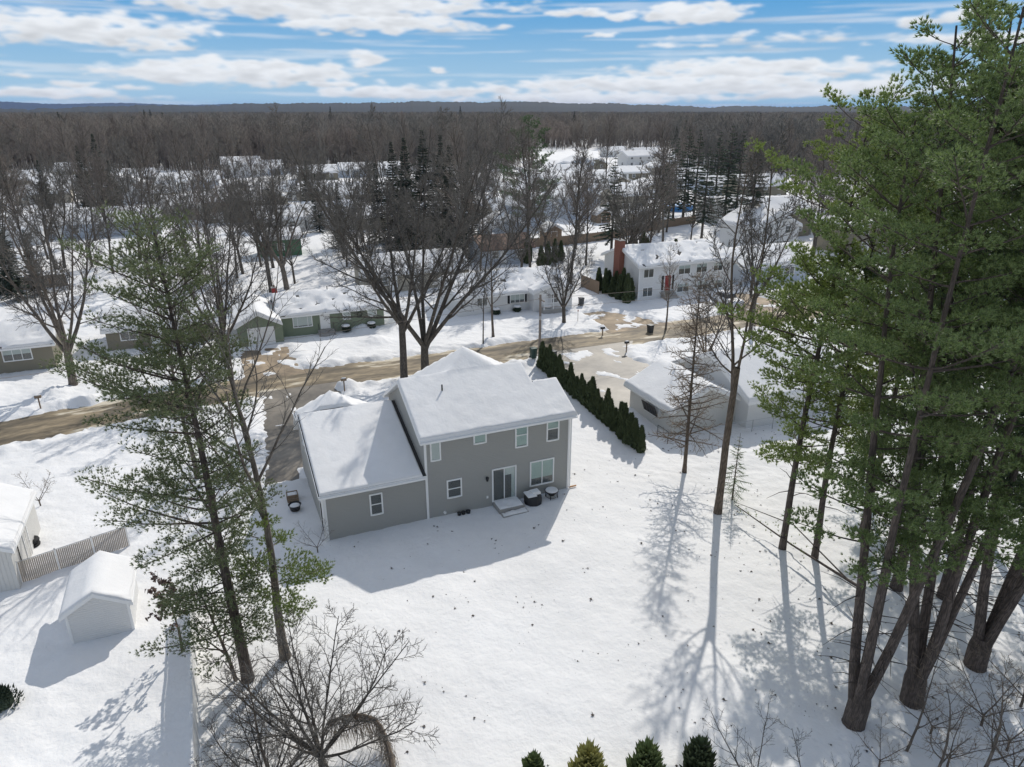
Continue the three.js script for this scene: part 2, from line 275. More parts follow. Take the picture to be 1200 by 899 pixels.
function snowY(u, v) {
  const far = Math.max(Math.abs(u) - 75, Math.abs(v - 18) - 50, 0);
  let y = 0.2 * fbm(u * 0.055 + 3, v * 0.055, 3) + 0.035 * fbm(u * 0.35, v * 0.35, 3, noiseB);
  if (far < 30) {
    const rough = 0.45 + 0.75 * sstep(12, 17, u - Math.max(0, -v) * 0.12) * sstep(10, 0, v) + 0.5 * sstep(18, 26, v) + 0.45 * sstep(-11, -16, u);
    y += rough * (0.07 * fbm(u * 0.9, v * 0.9, 3) + 0.04 * noise(u * 2.1, v * 2.1)); for (const [mu, mv, mh, mr] of mounds) { const q = ((u - mu) ** 2 + (v - mv) ** 2) / (mr * mr); if (q < 6) y += mh * Math.exp(-q) * (1 + 0.35 * noise(u * 1.4, v * 1.4)); }
    // drift against the back wall and wind waves in the yard
    y += 0.05 * Math.sin(v * 0.8 + u * 0.35 + 2 * noiseB(u * 0.1, v * 0.1)) * sstep(2, -4, v) * 0.5;
    const wob = 0.55 * fbm(u * 0.35, v * 0.35 + 50, 3) + 0.2 * noise(u * 1.3, v * 1.3);
    const d = Math.abs(v - roadMid(u)) - ROAD_HALF + wob;
    y += 0.34 * Math.exp(-(((d - 1.1) / 0.75) ** 2)) * (0.55 + 0.75 * noiseB(u * 0.4, v * 0.4) + 0.3 * noise(u * 1.6, v * 1.6));
    let cut = 1 - sstep(-0.25, 0.35, d);
    const slush = 0.5 + 0.5 * noise(u * 0.35 + 9, v * 1.1);
    let low = -0.34 + 0.2 * sstep(-1.1, -0.2, d) * slush;
    for (const D of drives) {
      const q = sdPoly(D.poly, u, v) + wob * 0.7; if (q > 2.4) continue;
      y += 0.3 * Math.exp(-(((q - 0.9) / 0.6) ** 2)) * (0.7 + 0.5 * noiseB(u * 0.5, v * 0.5)) * (v < roadMid(u) + 3.5 && v > roadMid(u) - 3.5 ? 0 : 1) * (D.amount > 0.7 ? 1 : 0.5);
      const c = 1 - sstep(-0.3, 0.25, q);
      if (c > 0) { const patch = fbm(u * 0.3 + 20, v * 0.22, 3) * 1.4 + 0.5, keep = D.amount >= 1 ? sstep(0.98, 1.12, patch + 0.5 * Math.exp(-(((u - 24.6 - (v - 17) * -0.45) / 0.55) ** 2)) + 0.6 * sstep(22.5, 24.4, v)) : sstep(D.amount, D.amount + 0.2, patch + 0.2 * noise(u * 1.3, v * 0.3)); low = Math.max(low * (cut > 0.5 ? 1 : 0), -0.34) ; const l2 = mix(-0.3, -0.085, keep); if (c > cut) { cut = c; low = l2; } }
    }
    y = mix(y, low, cut);
  } else {
    for (const [rv, hw, a, b] of otherRoads) if (u > a && u < b) { const d = Math.abs(v - rv) - hw; y += -0.25 * (1 - sstep(-0.5, 0.8, d)); }
    const dist = Math.hypot(u, v);
    if (dist > 500) y += 6 * sstep(500, 3000, dist) * fbm(u * 0.0012, v * 0.0012, 3);
  }
  return y;
}
function axis(a, b, step, lo, hi, grow) { const r = []; for (let x = a; x <= b + 1e-6; x += step) r.push(x); let s = step, x = r[r.length - 1]; while (x < hi) { s = Math.min(s * grow, 900); x += s; r.push(x); } s = step; x = a; while (x > lo) { s = Math.min(s * grow, 900); x -= s; r.unshift(x); } return r; }
{
  const us = axis(-62, 76, 0.33, -24000, 24000, 1.2), vs = axis(-27, 60, 0.33, -9000, 25000, 1.2), nu = us.length, nv = vs.length, pos = new Float32Array(nu * nv * 3), uv = new Float32Array(nu * nv * 2), idx = [];
  for (let j = 0, k = 0; j < nv; j++) for (let i = 0; i < nu; i++, k++) { const p = W3(us[i], vs[j], snowY(us[i], vs[j])); pos[3 * k] = p.x; pos[3 * k + 1] = p.y; pos[3 * k + 2] = p.z; uv[2 * k] = us[i]; uv[2 * k + 1] = vs[j]; if (i < nu - 1 && j < nv - 1) idx.push(k, k + 1, k + nu, k + 1, k + nu + 1, k + nu); }
  const g = new THREE.BufferGeometry(); g.setAttribute('position', new THREE.BufferAttribute(pos, 3)); g.setAttribute('uv', new THREE.BufferAttribute(uv, 2)); g.setIndex(idx); g.computeVertexNormals();
  setting('snow_ground', g, M.snow);
}
{ // the sanded, slushy street
  const tr = tileNoise(401, 6, 5), tf = tileNoise(402, 40, 3);
  const map = tex(1024, 512, (x, y) => { const n = tr(x, y), f = tf(x, y), lane = Math.exp(-(((y - 0.30) / 0.07) ** 2)) + Math.exp(-(((y - 0.70) / 0.07) ** 2)) + 0.5 * Math.exp(-(((y - 0.5) / 0.05) ** 2)), s = clamp(0.48 + 0.42 * (n - 0.5) + 0.22 * (f - 0.5) - 0.10 * lane, 0, 1), w = sstep(0.60, 0.74, n + 0.18 * Math.abs(y - 0.5) + 0.1 * (f - 0.5)); return [mix(s * 1.12, 0.78, w), mix(s * 1.0, 0.74, w), mix(s * 0.80, 0.66, w)]; }, true);
  M.road = std(lc(1, 1, 1), 0.75, { map, bumpMap: snowBump, bumpScale: 0.02 });
  const pos = [], uv = [], idx = []; let k = 0;
  for (let u = -110; u <= 140; u += 1) for (let j = 0; j <= 4; j++) { const w = (j / 4 - 0.5) * 2 * (ROAD_HALF + 0.9), p = W3(u, roadMid(u) + w, -0.13); pos.push(p.x, p.y, p.z); uv.push(u / 26, j / 4); if (u < 140 && j < 4) { const a = k; idx.push(a, a + 5, a + 1, a + 1, a + 5, a + 6); } k++; }
  const g = new THREE.BufferGeometry(); g.setAttribute('position', new THREE.Float32BufferAttribute(pos, 3)); g.setAttribute('uv', new THREE.Float32BufferAttribute(uv, 2)); g.setIndex(idx); g.computeVertexNormals();
  setting('road', g, M.road);
  const dn = tileNoise(77, 5, 6);
  const dmap = (r, gg, b, c) => tex(512, 512, (x, y) => { const s = 0.72 + c * (dn(x, y) - 0.5) + 0.12 * (tf(x, y) - 0.5); return [s * r, s * gg, s * b]; }, true, [1 / 11, 1 / 11]);
  M.wet = std(lc(1, 1, 1), 0.5, { map: dmap(0.64, 0.6, 0.54, 0.5) }); M.sand = std(lc(1, 1, 1), 0.8, { map: dmap(0.78, 0.69, 0.57, 0.6) });
  for (const D of drives) {
    const s = new THREE.Shape(D.poly.map(([u, v]) => new THREE.Vector2(u, v))), gg = new THREE.ShapeGeometry(s), p = gg.attributes.position; let cu = 0, cv = 0; D.poly.forEach(([u, v]) => { cu += u / D.poly.length; cv += v / D.poly.length; });
    const uv2 = [], nrm = []; for (let q = 0; q < p.count; q++) { const u = cu + (p.getX(q) - cu) * 1.12, v = cv + (p.getY(q) - cv) * 1.06, w = W3(u, v, -0.124); uv2.push(u, v); nrm.push(0, 1, 0); p.setXYZ(q, w.x, w.y, w.z); }
    gg.setAttribute('uv', new THREE.Float32BufferAttribute(uv2, 2)); gg.setAttribute('normal', new THREE.Float32BufferAttribute(nrm, 3));
    setting('driveway', gg, M[D.mat]);
  }
}
{ // far wooded ridges
  const ridge = (name, dist, half, prof, rough, color, depth) => {
    const n = 700, pos = [], idx = [];
    for (let k = 0; k <= n; k++) { const a = (k / n - 0.5) * 2 * half, x = Math.sin(a) * dist, z = -Math.cos(a) * dist, h = prof(a) + rough * Math.abs(noise(a * dist * 0.02, 3)) + rough * 0.6 * noiseB(a * dist * 0.07, 1), q = (depth) / dist;
      pos.push(x * (1 - q), -2, z * (1 - q), x * (1 - q * 0.45), h * 0.55, z * (1 - q * 0.45), x, h, z, x * (1 + q), -2, z * (1 + q)); if (k < n) for (let j = 0; j < 3; j++) { const b = k * 4 + j; idx.push(b, b + 4, b + 1, b + 1, b + 4, b + 5); } }
    const g = new THREE.BufferGeometry(); g.setAttribute('position', new THREE.Float32BufferAttribute(pos, 3)); g.setIndex(idx); g.computeVertexNormals(); setting(name, g, std(color, 1));
  };
  const px = (a) => 600 + Math.tan(a) * 880;
  ridge('wooded_ridge', 4600, 0.9, (a) => { const x = px(a); return 24 + 4600 / 890 * (130 - (120.8 + 7 * sstep(520, 20, x) + 5 * sstep(640, 870, x) + 1.6 * noise(x * 0.008, 0) + 0.7 * noise(x * 0.03, 4))); }, 5, lc(0.03, 0.034, 0.03), 900);
  ridge('far_mountains', 16000, 0.9, (a) => { const x = px(a); return 24 + 16000 / 890 * (130 - (123 + 1.5 * noise(x * 0.006, 9) + 4 * sstep(420, 620, x))); }, 8, lc(0.035, 0.04, 0.04), 3000);
}
// ---------- buildings ----------
// a framed window or glazed door facing +z of its group
function glazed(parent, name, x, y, z, w, h, { turn = 0, muntins = [], trim = 0.09, blind = null, blindFrom = 0, frame = M.trim, sill = true } = {}) {
  const o = sub(name, parent, x, y, z, turn), f = new Geo(), d = 0.06;
  f.box(-w / 2 - trim, -w / 2, -trim, h + trim, 0.002, d); f.box(w / 2, w / 2 + trim, -trim, h + trim, 0.002, d); f.box(-w / 2, w / 2, h, h + trim, 0.002, d); f.box(-w / 2, w / 2, -trim, 0, 0.002, d + (sill ? 0.03 : 0));
  for (const [kind, at] of muntins) { const b = 0.03; if (kind === 'h') f.box(-w / 2, w / 2, h * at - b, h * at + b, 0.004, d - 0.012); else f.box(-w / 2 + w * at - b, -w / 2 + w * at + b, 0, h, 0.004, d - 0.008); }
  part('frame', f.make(), frame, o);
  part('dark_room_sheet', box(-w / 2, w / 2, 0, h, 0.003, 0.006), M.roomDark, o);  // added dark sheet behind the pane, stands in for the unlit room
  if (blind) part('curtain', box(-w / 2, w / 2, h * blindFrom, h, 0.010, 0.016), blind, o);
  part('pane', box(-w / 2, w / 2, 0, h, 0.032, 0.036), M.glass, o);
  return o;
}
function panelDoor(parent, x, y, z, w, h, { turn = 0, m = M.trim, trim = 0.09, rows = 3 } = {}) {
  const o = sub('door', parent, x, y, z, turn), f = new Geo(); f.box(-w / 2 - trim, -w / 2, 0, h + trim, 0.002, 0.05); f.box(w / 2, w / 2 + trim, 0, h + trim, 0.002, 0.05); f.box(-w / 2, w / 2, h, h + trim, 0.002, 0.05);
  part('frame', f.make(), M.trim, o); const l = new Geo(); l.box(-w / 2, w / 2, 0, h, 0.003, 0.025); for (let r = 0; r < rows; r++) for (const s of [-1, 1]) l.box(s * w * 0.23 - w * 0.16, s * w * 0.23 + w * 0.16, h * (0.08 + r * 0.9 / rows), h * (0.02 + (r + 1) * 0.9 / rows), 0.026, 0.036);
  part('leaf', l.make(), m, o); part('handle', new THREE.SphereGeometry(0.035, 8, 6).translate(w * 0.4, h * 0.48, 0.06), M.metal, o); return o;
}
function garageDoor(parent, x, y, z, w, h, turn = 0, m = M.trim) {
  const o = sub('garage_door', parent, x, y, z, turn), f = new Geo(); f.box(-w / 2 - 0.1, -w / 2, 0, h + 0.1, 0.002, 0.05); f.box(w / 2, w / 2 + 0.1, 0, h + 0.1, 0.002, 0.05); f.box(-w / 2, w / 2, h, h + 0.1, 0.002, 0.05); part('frame', f.make(), M.trim, o);
  for (let r = 0; r < 4; r++) part('panel', new Geo().box(-w / 2, w / 2, h * r / 4 + 0.006, h * (r + 1) / 4 - 0.006, 0.003, 0.03).make(), m, o); return o;
}
function chimney(parent, x, z, y0, y1, w, d, m = M.brick) {
  const o = sub('chimney', parent, x, 0, z); 
  if (w * 30 < 8) { part('stack', box(-w / 2, w / 2, y0, y1, -d / 2, d / 2), m, o); } else { const g = new Geo(), rh = 0.2; for (let y = y0, k = 0; y < y1; y += rh, k++) { const i = k % 2 ? 0.004 : 0; g.box(-w / 2 + i, w / 2 - i, y + 0.012, Math.min(y + rh, y1), -d / 2 + i, d / 2 - i); } g.box(-w / 2 + 0.02, w / 2 - 0.02, y0, y1 - 0.01, -d / 2 + 0.02, d / 2 - 0.02); part('stack', g.make(), m, o); }
  part('cap', box(-w / 2 - 0.05, w / 2 + 0.05, y1, y1 + 0.08, -d / 2 - 0.05, d / 2 + 0.05), M.foundation, o); part('flue', new THREE.CylinderGeometry(0.1, 0.12, 0.25, 10).translate(0, y1 + 0.2, 0), M.roofBrown, o); return o;
}
// gable roof over plan x0..x1, z0..z1; along 'x' = ridge parallel to x
function gable(parent, x0, x1, z0, z1, eave, rise, { along = 'x', over = 0.4, snow = 0.22, seed = 1, fascia = M.trim, bare = null, patchy = 0, edges } = {}) {
  const mid = along === 'x' ? (z0 + z1) / 2 : (x0 + x1) / 2, half = along === 'x' ? (z1 - z0) / 2 : (x1 - x0) / 2, s = rise / half, f = (x, z) => eave + rise - s * Math.abs((along === 'x' ? z : x) - mid) + 0.14;
  const X0 = x0 - over, X1 = x1 + over, Z0 = z0 - over, Z1 = z1 + over, xs = along === 'x' ? [X0, X1] : [X0, mid, X1], zs = along === 'x' ? [Z0, mid, Z1] : [Z0, Z1];
  const r = part('roof', sheet(xs, zs, f, 0.2), bare ?? fascia, parent);
  if (patchy) part('shingles', sheet(xs, zs, (x, z) => f(x, z) + 0.0025), M.roof, r);
  if (snow) part('snow', snowCap(X0 + 0.02, X1 - 0.02, Z0 + 0.02, Z1 - 0.02, (x, z) => f(x, z) + 0.003, { T: snow, seed, step: patchy ? 0.3 : 0.5, patchy, round: 0.16, marksX: along === 'x' ? [] : [mid], marksZ: along === 'x' ? [mid] : [], edges }), M.roofSnow, r);
  return f;
}
function gableWalls(parent, x0, x1, z0, z1, eave, rise, m, along = 'x') {
  const mid = along === 'x' ? (z0 + z1) / 2 : (x0 + x1) / 2, a0 = along === 'x' ? z0 : x0, a1 = along === 'x' ? z1 : x1;
  return part('wall', prism([[a0, -0.4], [a0, eave], [mid, eave + rise], [a1, eave], [a1, -0.4]], along === 'x' ? x0 : z0, along === 'x' ? x1 : z1, along), m, parent);
}

// --- the grey two-storey house with its garage wing ---
{
  const h = thing('grey_house', 'grey clapboard two-storey house with lower garage wing and deep snow on its roof', 'house', W3(0, 0));
  const back = (v) => 5.60 + 0.46 * (v + 0.35), ridgeV = 4.45, ridgeH = back(ridgeV), front = (v) => ridgeH - 0.58 * (v - ridgeV);
  // walls
  part('wall', prism([[0, -0.4], [0, 5.56], [-ridgeV, ridgeH - 0.16], [-8.7, front(8.7) - 0.16], [-8.7, -0.4]], 0, 8.2), M.siding, h);
  part('wall', prism([[0, -0.4], [0, 5.56], [-2.65, back(2.65) - 0.16], [-5.3, 5.56], [-5.3, -0.4]], 8.2, 9.9), M.siding, h);
  const gBack = (v) => 3.27 + 0.315 * (v + 0.35), gR = 6.85, gH = gBack(gR), gFront = (v) => gH - 0.66 * (v - gR);
  part('garage_wall', prism([[-0.03, -0.4], [-0.03, 3.22], [-gR, gH - 0.16], [-10.2, gFront(10.2) - 0.16], [-10.2, -0.4]], -6.2, -0.003), M.siding, h);
  // roofs
  const cross = (u, v) => Math.min(ridgeH + 0.05 + 0.6 * (v - ridgeV), 8.85 - 0.62 * Math.abs(u - 4.76), 8.85 - 1.5 * (v - 6.15)), fMain = (x, z) => { const v = -z; return Math.max(Math.min(back(v), front(v)), v > ridgeV - 0.01 ? cross(x, v) : -9) + 0.0; };
  const r1 = part('roof', sheet(spread(-0.35, 8.4, 0.5, false, [4.76, 3.1, 6.4]), spread(-9.1, 0.35, 0.4, false, [-ridgeV, -6.15]), fMain, 0.2), M.trim, h);
  part('snow', snowCap(-0.33, 8.385, -9.08, 0.33, (x, z) => fMain(x, z) + 0.004, { T: 0.16, round: 0.14, seed: 3, step: 0.22, marksX: [4.76], marksZ: [-ridgeV, -6.15], rough: 0.6, edges: [1, 0, 1, 1], edgeFn: (x, z) => 8.385 - x + Math.max(0, 2.75 + z) }), M.roofSnow, r1);
  const fR = (x, z) => Math.min(back(-z), back(2.65) - 0.46 * (-z - 2.65)) + 0.001;
  const r2 = part('roof', sheet([8.402, 10.25], [-5.65, -2.65, 0.348], fR, 0.2), M.trim, h);
  part('snow', snowCap(8.385, 10.23, -5.63, 0.33, (x, z) => fR(x, z) + 0.004, { T: 0.16, round: 0.14, seed: 3, step: 0.22, marksZ: [-2.65], edges: [0, 1, 1, 1], rough: 0.6 }), M.roofSnow, r2);
  const fG = (x, z) => { const v = -z; return Math.max(Math.min(gBack(v), gFront(v)), v > gR - 0.01 ? Math.min(gH + 0.05 + 0.55 * (v - gR), 6.3 - 0.66 * Math.abs(x + 4.1), 6.3 - 1.5 * (v - 8.2)) : -9); };
  const r3 = part('garage_roof', sheet(spread(-6.5, -0.012, 0.5, false, [-4.1]), spread(-10.7, 0.36, 0.35, false, [-gR]), fG, 0.18), M.trim, h);
  part('snow', snowCap(-6.42, -0.25, -gR + 0.03, 0.33, (x, z) => fG(x, z) + 0.004, { T: 0.13, seed: 8, step: 0.25, marksX: [-4.1], rough: 0.55, round: 0.12 }), M.roofSnow, r3);
  part('snow', snowCap(-6.45, -0.3, -10.6, -gR - 0.04, (x, z) => fG(x, z) + 0.004, { T: 0.15, seed: 9, step: 0.3, marksX: [-4.1], rough: 0.5, round: 0.16 }), M.roofSnow, r3);
  part('shingles', sheet(spread(-6.48, -0.02, 0.5, false, [-4.1]), spread(-10.68, 0.34, 0.35, false, [-gR]), (x, z) => fG(x, z) + 0.0025), M.roof, r3);
  // trim
  part('corner_board', box(-0.02, 0.13, -0.3, 5.58, 0.002, 0.03), M.trim, h); part('corner_board', box(9.79, 9.92, -0.3, 5.55, 0.002, 0.03), M.trim, h); part('corner_board', box(-6.23, -6.06, -0.3, 3.1, -0.028, 0.004), M.trim, h); part('corner_board', box(-6.23, -6.203, -0.3, 3.1, -0.16, -0.03), M.trim, h);
  part('gutter', box(-0.33, 10.22, 5.40, 5.52, 0.36, 0.46), M.trim, h); part('gutter', box(-6.48, -0.05, 3.08, 3.19, 0.37, 0.46), M.trim, h);
  part('downspout', box(-6.33, -6.25, -0.1, 3.1, 0.02, 0.1), M.trim, h); part('downspout', box(9.94, 10.02, 0.1, 5.6, 0.02, 0.10), M.trim, h); part('downspout_elbow', box(9.94, 10.5, 0.12, 0.2, 0.02, 0.10), std(lc(0.42, 0.22, 0.09), 0.7), h);
  // windows on the back wall
  const dh = [['h', 0.5]];
  glazed(h, 'window', 0.70, 4.08, 0, 0.50, 1.22, { blind: M.curtain }); glazed(h, 'window', 3.60, 4.70, 0, 0.70, 0.62, { blind: M.curtainGreen });
  glazed(h, 'window', 6.43, 3.92, 0, 0.72, 1.52, { blind: M.curtainGreen, blindFrom: 0.02, muntins: dh }); glazed(h, 'window', 8.66, 3.95, 0, 0.74, 1.55, { blind: M.curtainGreen, blindFrom: 0.5, muntins: dh });
  glazed(h, 'window', 1.83, 1.28, 0, 0.82, 1.12, { muntins: dh }); glazed(h, 'window', 7.92, 0.88, 0, 1.58, 1.66, { muntins: [['v', 0.5]], blind: M.curtainGreen, blindFrom: 0.28 });
  glazed(h, 'window', -3.12, 1.2, -0.03, 0.62, 1.28, { muntins: dh });
  const door = glazed(h, 'sliding_door', 5.22, 0.34, 0, 1.52, 2.2, { muntins: [['v', 0.5]], sill: false }); part('curtain', box(0.06, 0.74, 1.7, 2.19, 0.018, 0.024), M.curtain, door); part('curtain', box(0.5, 0.74, 0, 1.7, 0.018, 0.024), M.curtain, door);
  // left wall of the garage
  const doorL = panelDoor(h, -6.2, 0.1, -1.1, 0.85, 2.05, { turn: -Math.PI / 2, m: M.dark }); doorL.name = 'side_door';
  glazed(h, 'window', -6.2, 3.2, -6.2, 0.55, 0.95, { turn: -Math.PI / 2, muntins: dh }); glazed(h, 'window', -6.2, 3.2, -7.5, 0.55, 0.95, { turn: -Math.PI / 2, muntins: dh });
  glazed(h, 'window', 9.9, 3.9, -2.6, 0.8, 1.4, { turn: Math.PI / 2, muntins: dh });
  garageDoor(h, -3.2, 0, -10.2, 4.8, 2.2, Math.PI);
  // fittings
  const lamp = sub('wall_lamp', h, 4.02, 2.05, 0); part('bracket', box(-0.05, 0.05, -0.08, 0.14, 0.002, 0.04), M.black, lamp); part('lantern', new THREE.CylinderGeometry(0.1, 0.06, 0.24, 6).translate(0, -0.02, 0.12), M.black, lamp); part('lantern_top', new THREE.ConeGeometry(0.12, 0.1, 6).translate(0, 0.15, 0.12), M.black, lamp);
  part('dryer_vent', new THREE.CylinderGeometry(0.08, 0.1, 0.1, 12).rotateX(Math.PI / 2).translate(1.15, 0.25, 0.05), M.trim, h); part('outlet_cover', box(3.98, 4.1, 0.62, 0.78, 0.002, 0.05), M.trim, h);
  part('vent_cap', new THREE.CylinderGeometry(0.05, 0.05, 0.4, 8).translate(2.2, fMain(2.2, -3) + 0.35, -3), M.dark, h);
  // back step
  const st = thing('back_step', 'concrete back step with trodden snow below the sliding glass door', 'step', W3(5.3, -0.62, -0.05)); part('tread', rbox(1.75, 0.34, 1.15, 0.03).translate(0, 0.14, 0), M.foundation, st); part('tread', rbox(1.75, 0.2, 0.5, 0.03).translate(0.05, 0.0, 0.84), M.foundation, st);
  part('snow', snowCap(-0.84, 0.8, -0.55, 0.52, () => 0.312, { T: 0.09, seed: 5, step: 0.12, rough: 2.2, round: 0.12 }), M.roofSnow, st); part('snow', snowCap(-0.8, 0.86, 0.6, 1.06, () => 0.102, { T: 0.08, seed: 6, step: 0.1, rough: 2.4, round: 0.1 }), M.roofSnow, st);
}
// --- covered grill and fire table beside the door ---
{
  const o = thing('covered_grill', 'round black covered grill with a square of snow on top', 'grill', W3(6.95, -0.75, -0.05));
  const pts = [[0, 0], [0.52, 0], [0.58, 0.1], [0.6, 0.35], [0.57, 0.55], [0.5, 0.68], [0.3, 0.74], [0, 0.76]].map(([a, b]) => new THREE.Vector2(a, b)), g = new THREE.LatheGeometry(pts, 26), p = g.attributes.position;
  for (let k = 0; k < p.count; k++) { const a = Math.atan2(p.getZ(k), p.getX(k)), w = 1 + 0.03 * Math.sin(a * 9) * (p.getY(k) < 0.6 ? 1 : 0.2); p.setX(k, p.getX(k) * w); p.setZ(k, p.getZ(k) * w); } g.computeVertexNormals(); part('cover', g, M.black, o);
  part('snow', snowCap(-0.52, 0.12, -0.4, 0.42, () => 0.73, { T: 0.12, step: 0.1, round: 0.18, seed: 2 }), M.roofSnow, o); part('snow', snowCap(-0.2, 0.45, -0.3, 0.28, () => 0.765, { T: 0.2, step: 0.1, round: 0.1, seed: 4 }), M.roofSnow, o);
  const t = thing('fire_table', 'round dark patio table capped with snow near the house corner', 'table', W3(8.35, -0.65, -0.05));
  part('tabletop', new THREE.CylinderGeometry(0.46, 0.46, 0.06, 28).translate(0, 0.6, 0), M.black, t); part('bowl', new THREE.CylinderGeometry(0.34, 0.2, 0.28, 20).translate(0, 0.43, 0), M.black, t);
  for (let k = 0; k < 4; k++) { const a = k * 1.571 + 0.6, l = new Geo(); l.tube([new THREE.Vector3(Math.cos(a) * 0.36, 0.57, Math.sin(a) * 0.36), new THREE.Vector3(Math.cos(a) * 0.42, 0, Math.sin(a) * 0.42)], [0.03, 0.025], 6, true); part('leg', l.make(), M.black, t); }
  const ring = new THREE.TorusGeometry(0.36, 0.014, 6, 24).rotateX(Math.PI / 2).translate(0, 0.2, 0); part('brace', ring, M.black, t);
  const sp = new THREE.LatheGeometry([[0, 0.1], [0.2, 0.1], [0.34, 0.085], [0.4, 0.05], [0.42, 0]].map(([a, b]) => new THREE.Vector2(a, b + 0.63)).reverse(), 26); part('snow', sp, M.roofSnow, t);
  for (const [u, s] of [[2.0, 0.9], [2.28, 1], [2.6, 1.1]]) { const q = thing('black_pot', 'small black plant pot half buried in snow along the grey wall', 'pot', W3(u, -0.32, -0.05), GA, 'black pots along the grey wall'); part('bowl', new THREE.CylinderGeometry(0.14 * s, 0.11 * s, 0.26, 14).translate(0, 0.12, 0), M.black, q); part('rim', new THREE.TorusGeometry(0.14 * s, 0.015, 6, 16).rotateX(Math.PI / 2).translate(0, 0.25, 0), M.black, q); }
}
// --- stacked wooden crate and black tub by the garage wall ---
{
  const p = G(343, 585), o = thing('wooden_crate', 'weathered tan wooden crate beside the garage side wall', 'crate', p.clone().setY(-0.12), GA); o.scale.setScalar(0.85); for (let k = 0; k < 4; k++) for (const s of [-1, 1]) part('slat', rbox(0.85, 0.13, 0.03, 0.006).translate(0, 0.1 + k * 0.17, s * 0.36), M.wood, o); for (let k = 0; k < 4; k++) for (const s of [-1, 1]) part('slat', rbox(0.03, 0.13, 0.68, 0.006).translate(s * 0.41, 0.1 + k * 0.17, 0), M.wood, o); part('snow', snowCap(-0.38, 0.38, -0.33, 0.33, () => 0.55, { T: 0.13, step: 0.12, seed: 3 }), M.roofSnow, o); part('lid', rbox(0.8, 0.03, 0.7, 0.006).translate(0, 0.54, 0), M.wood, o);
  const q = G(346, 597), t = thing('black_tub', 'black tub with snow in it in front of the tan crate', 'tub', q.clone().setY(0), GA); part('bowl', new THREE.LatheGeometry([[0, 0], [0.3, 0], [0.38, 0.36], [0.42, 0.38], [0.36, 0.34], [0.33, 0.28]].map(([a, b]) => new THREE.Vector2(a, b)), 20), M.black, t); part('snow', new THREE.SphereGeometry(0.34, 16, 8).scale(1, 0.3, 1).translate(0, 0.27, 0), M.roofSnow, t);
}
// --- white neighbour with double garage to the right ---
{
  const h = thing('white_ranch_house', 'white sided low house with board garage wing beyond the hedge', 'house', W3(21.4, 4.4));
  gableWalls(h, 0, 6.2, -6.2, 0, 2.15, 1.45, M.boards, 'z'); gable(h, 0, 6.2, -6.2, 0, 2.15, 1.45, { along: 'z', snow: 0.22, seed: 12, over: 0.45 });
  gableWalls(h, 6.2, 17, -8.2, 1.4, 2.5, 2.3, M.sidingWhite, 'x'); gable(h, 6.2, 17, -8.2, 1.4, 2.5, 2.3, { snow: 0.28, seed: 15, over: 0.4 });
  const gd = sub('side_window', h, 0, 0.75, -2.9, -Math.PI / 2); for (let k = 0; k < 5; k++) { part('awning_slat', box(-0.95 + k * 0.4, -0.62 + k * 0.4, 0.05, 1.0, 0.05, 0.1).rotateX(0.35), M.black, gd); } part('frame', box(-1.05, 1.1, -0.1, 1.2, 0.002, 0.03), M.trim, gd);
  glazed(h, 'window', 9.5, 1.1, 1.4, 0.55, 0.9, { muntins: [['h', 0.5]] }); glazed(h, 'window', 13, 1.1, 1.4, 1.0, 1.0, { muntins: [['h', 0.5]] }); panelDoor(h, 11.3, 0.2, 1.4, 0.9, 2, {}); garageDoor(h, 2.8, 0, -6.2, 4.2, 2.0, Math.PI);
  for (let k = 0; k < 22; k++) part('soffit_vent', box(-0.44, -0.2, 1.98, 2.04, -6 + k * 0.28, -5.86 + k * 0.28), M.dark, h);
}
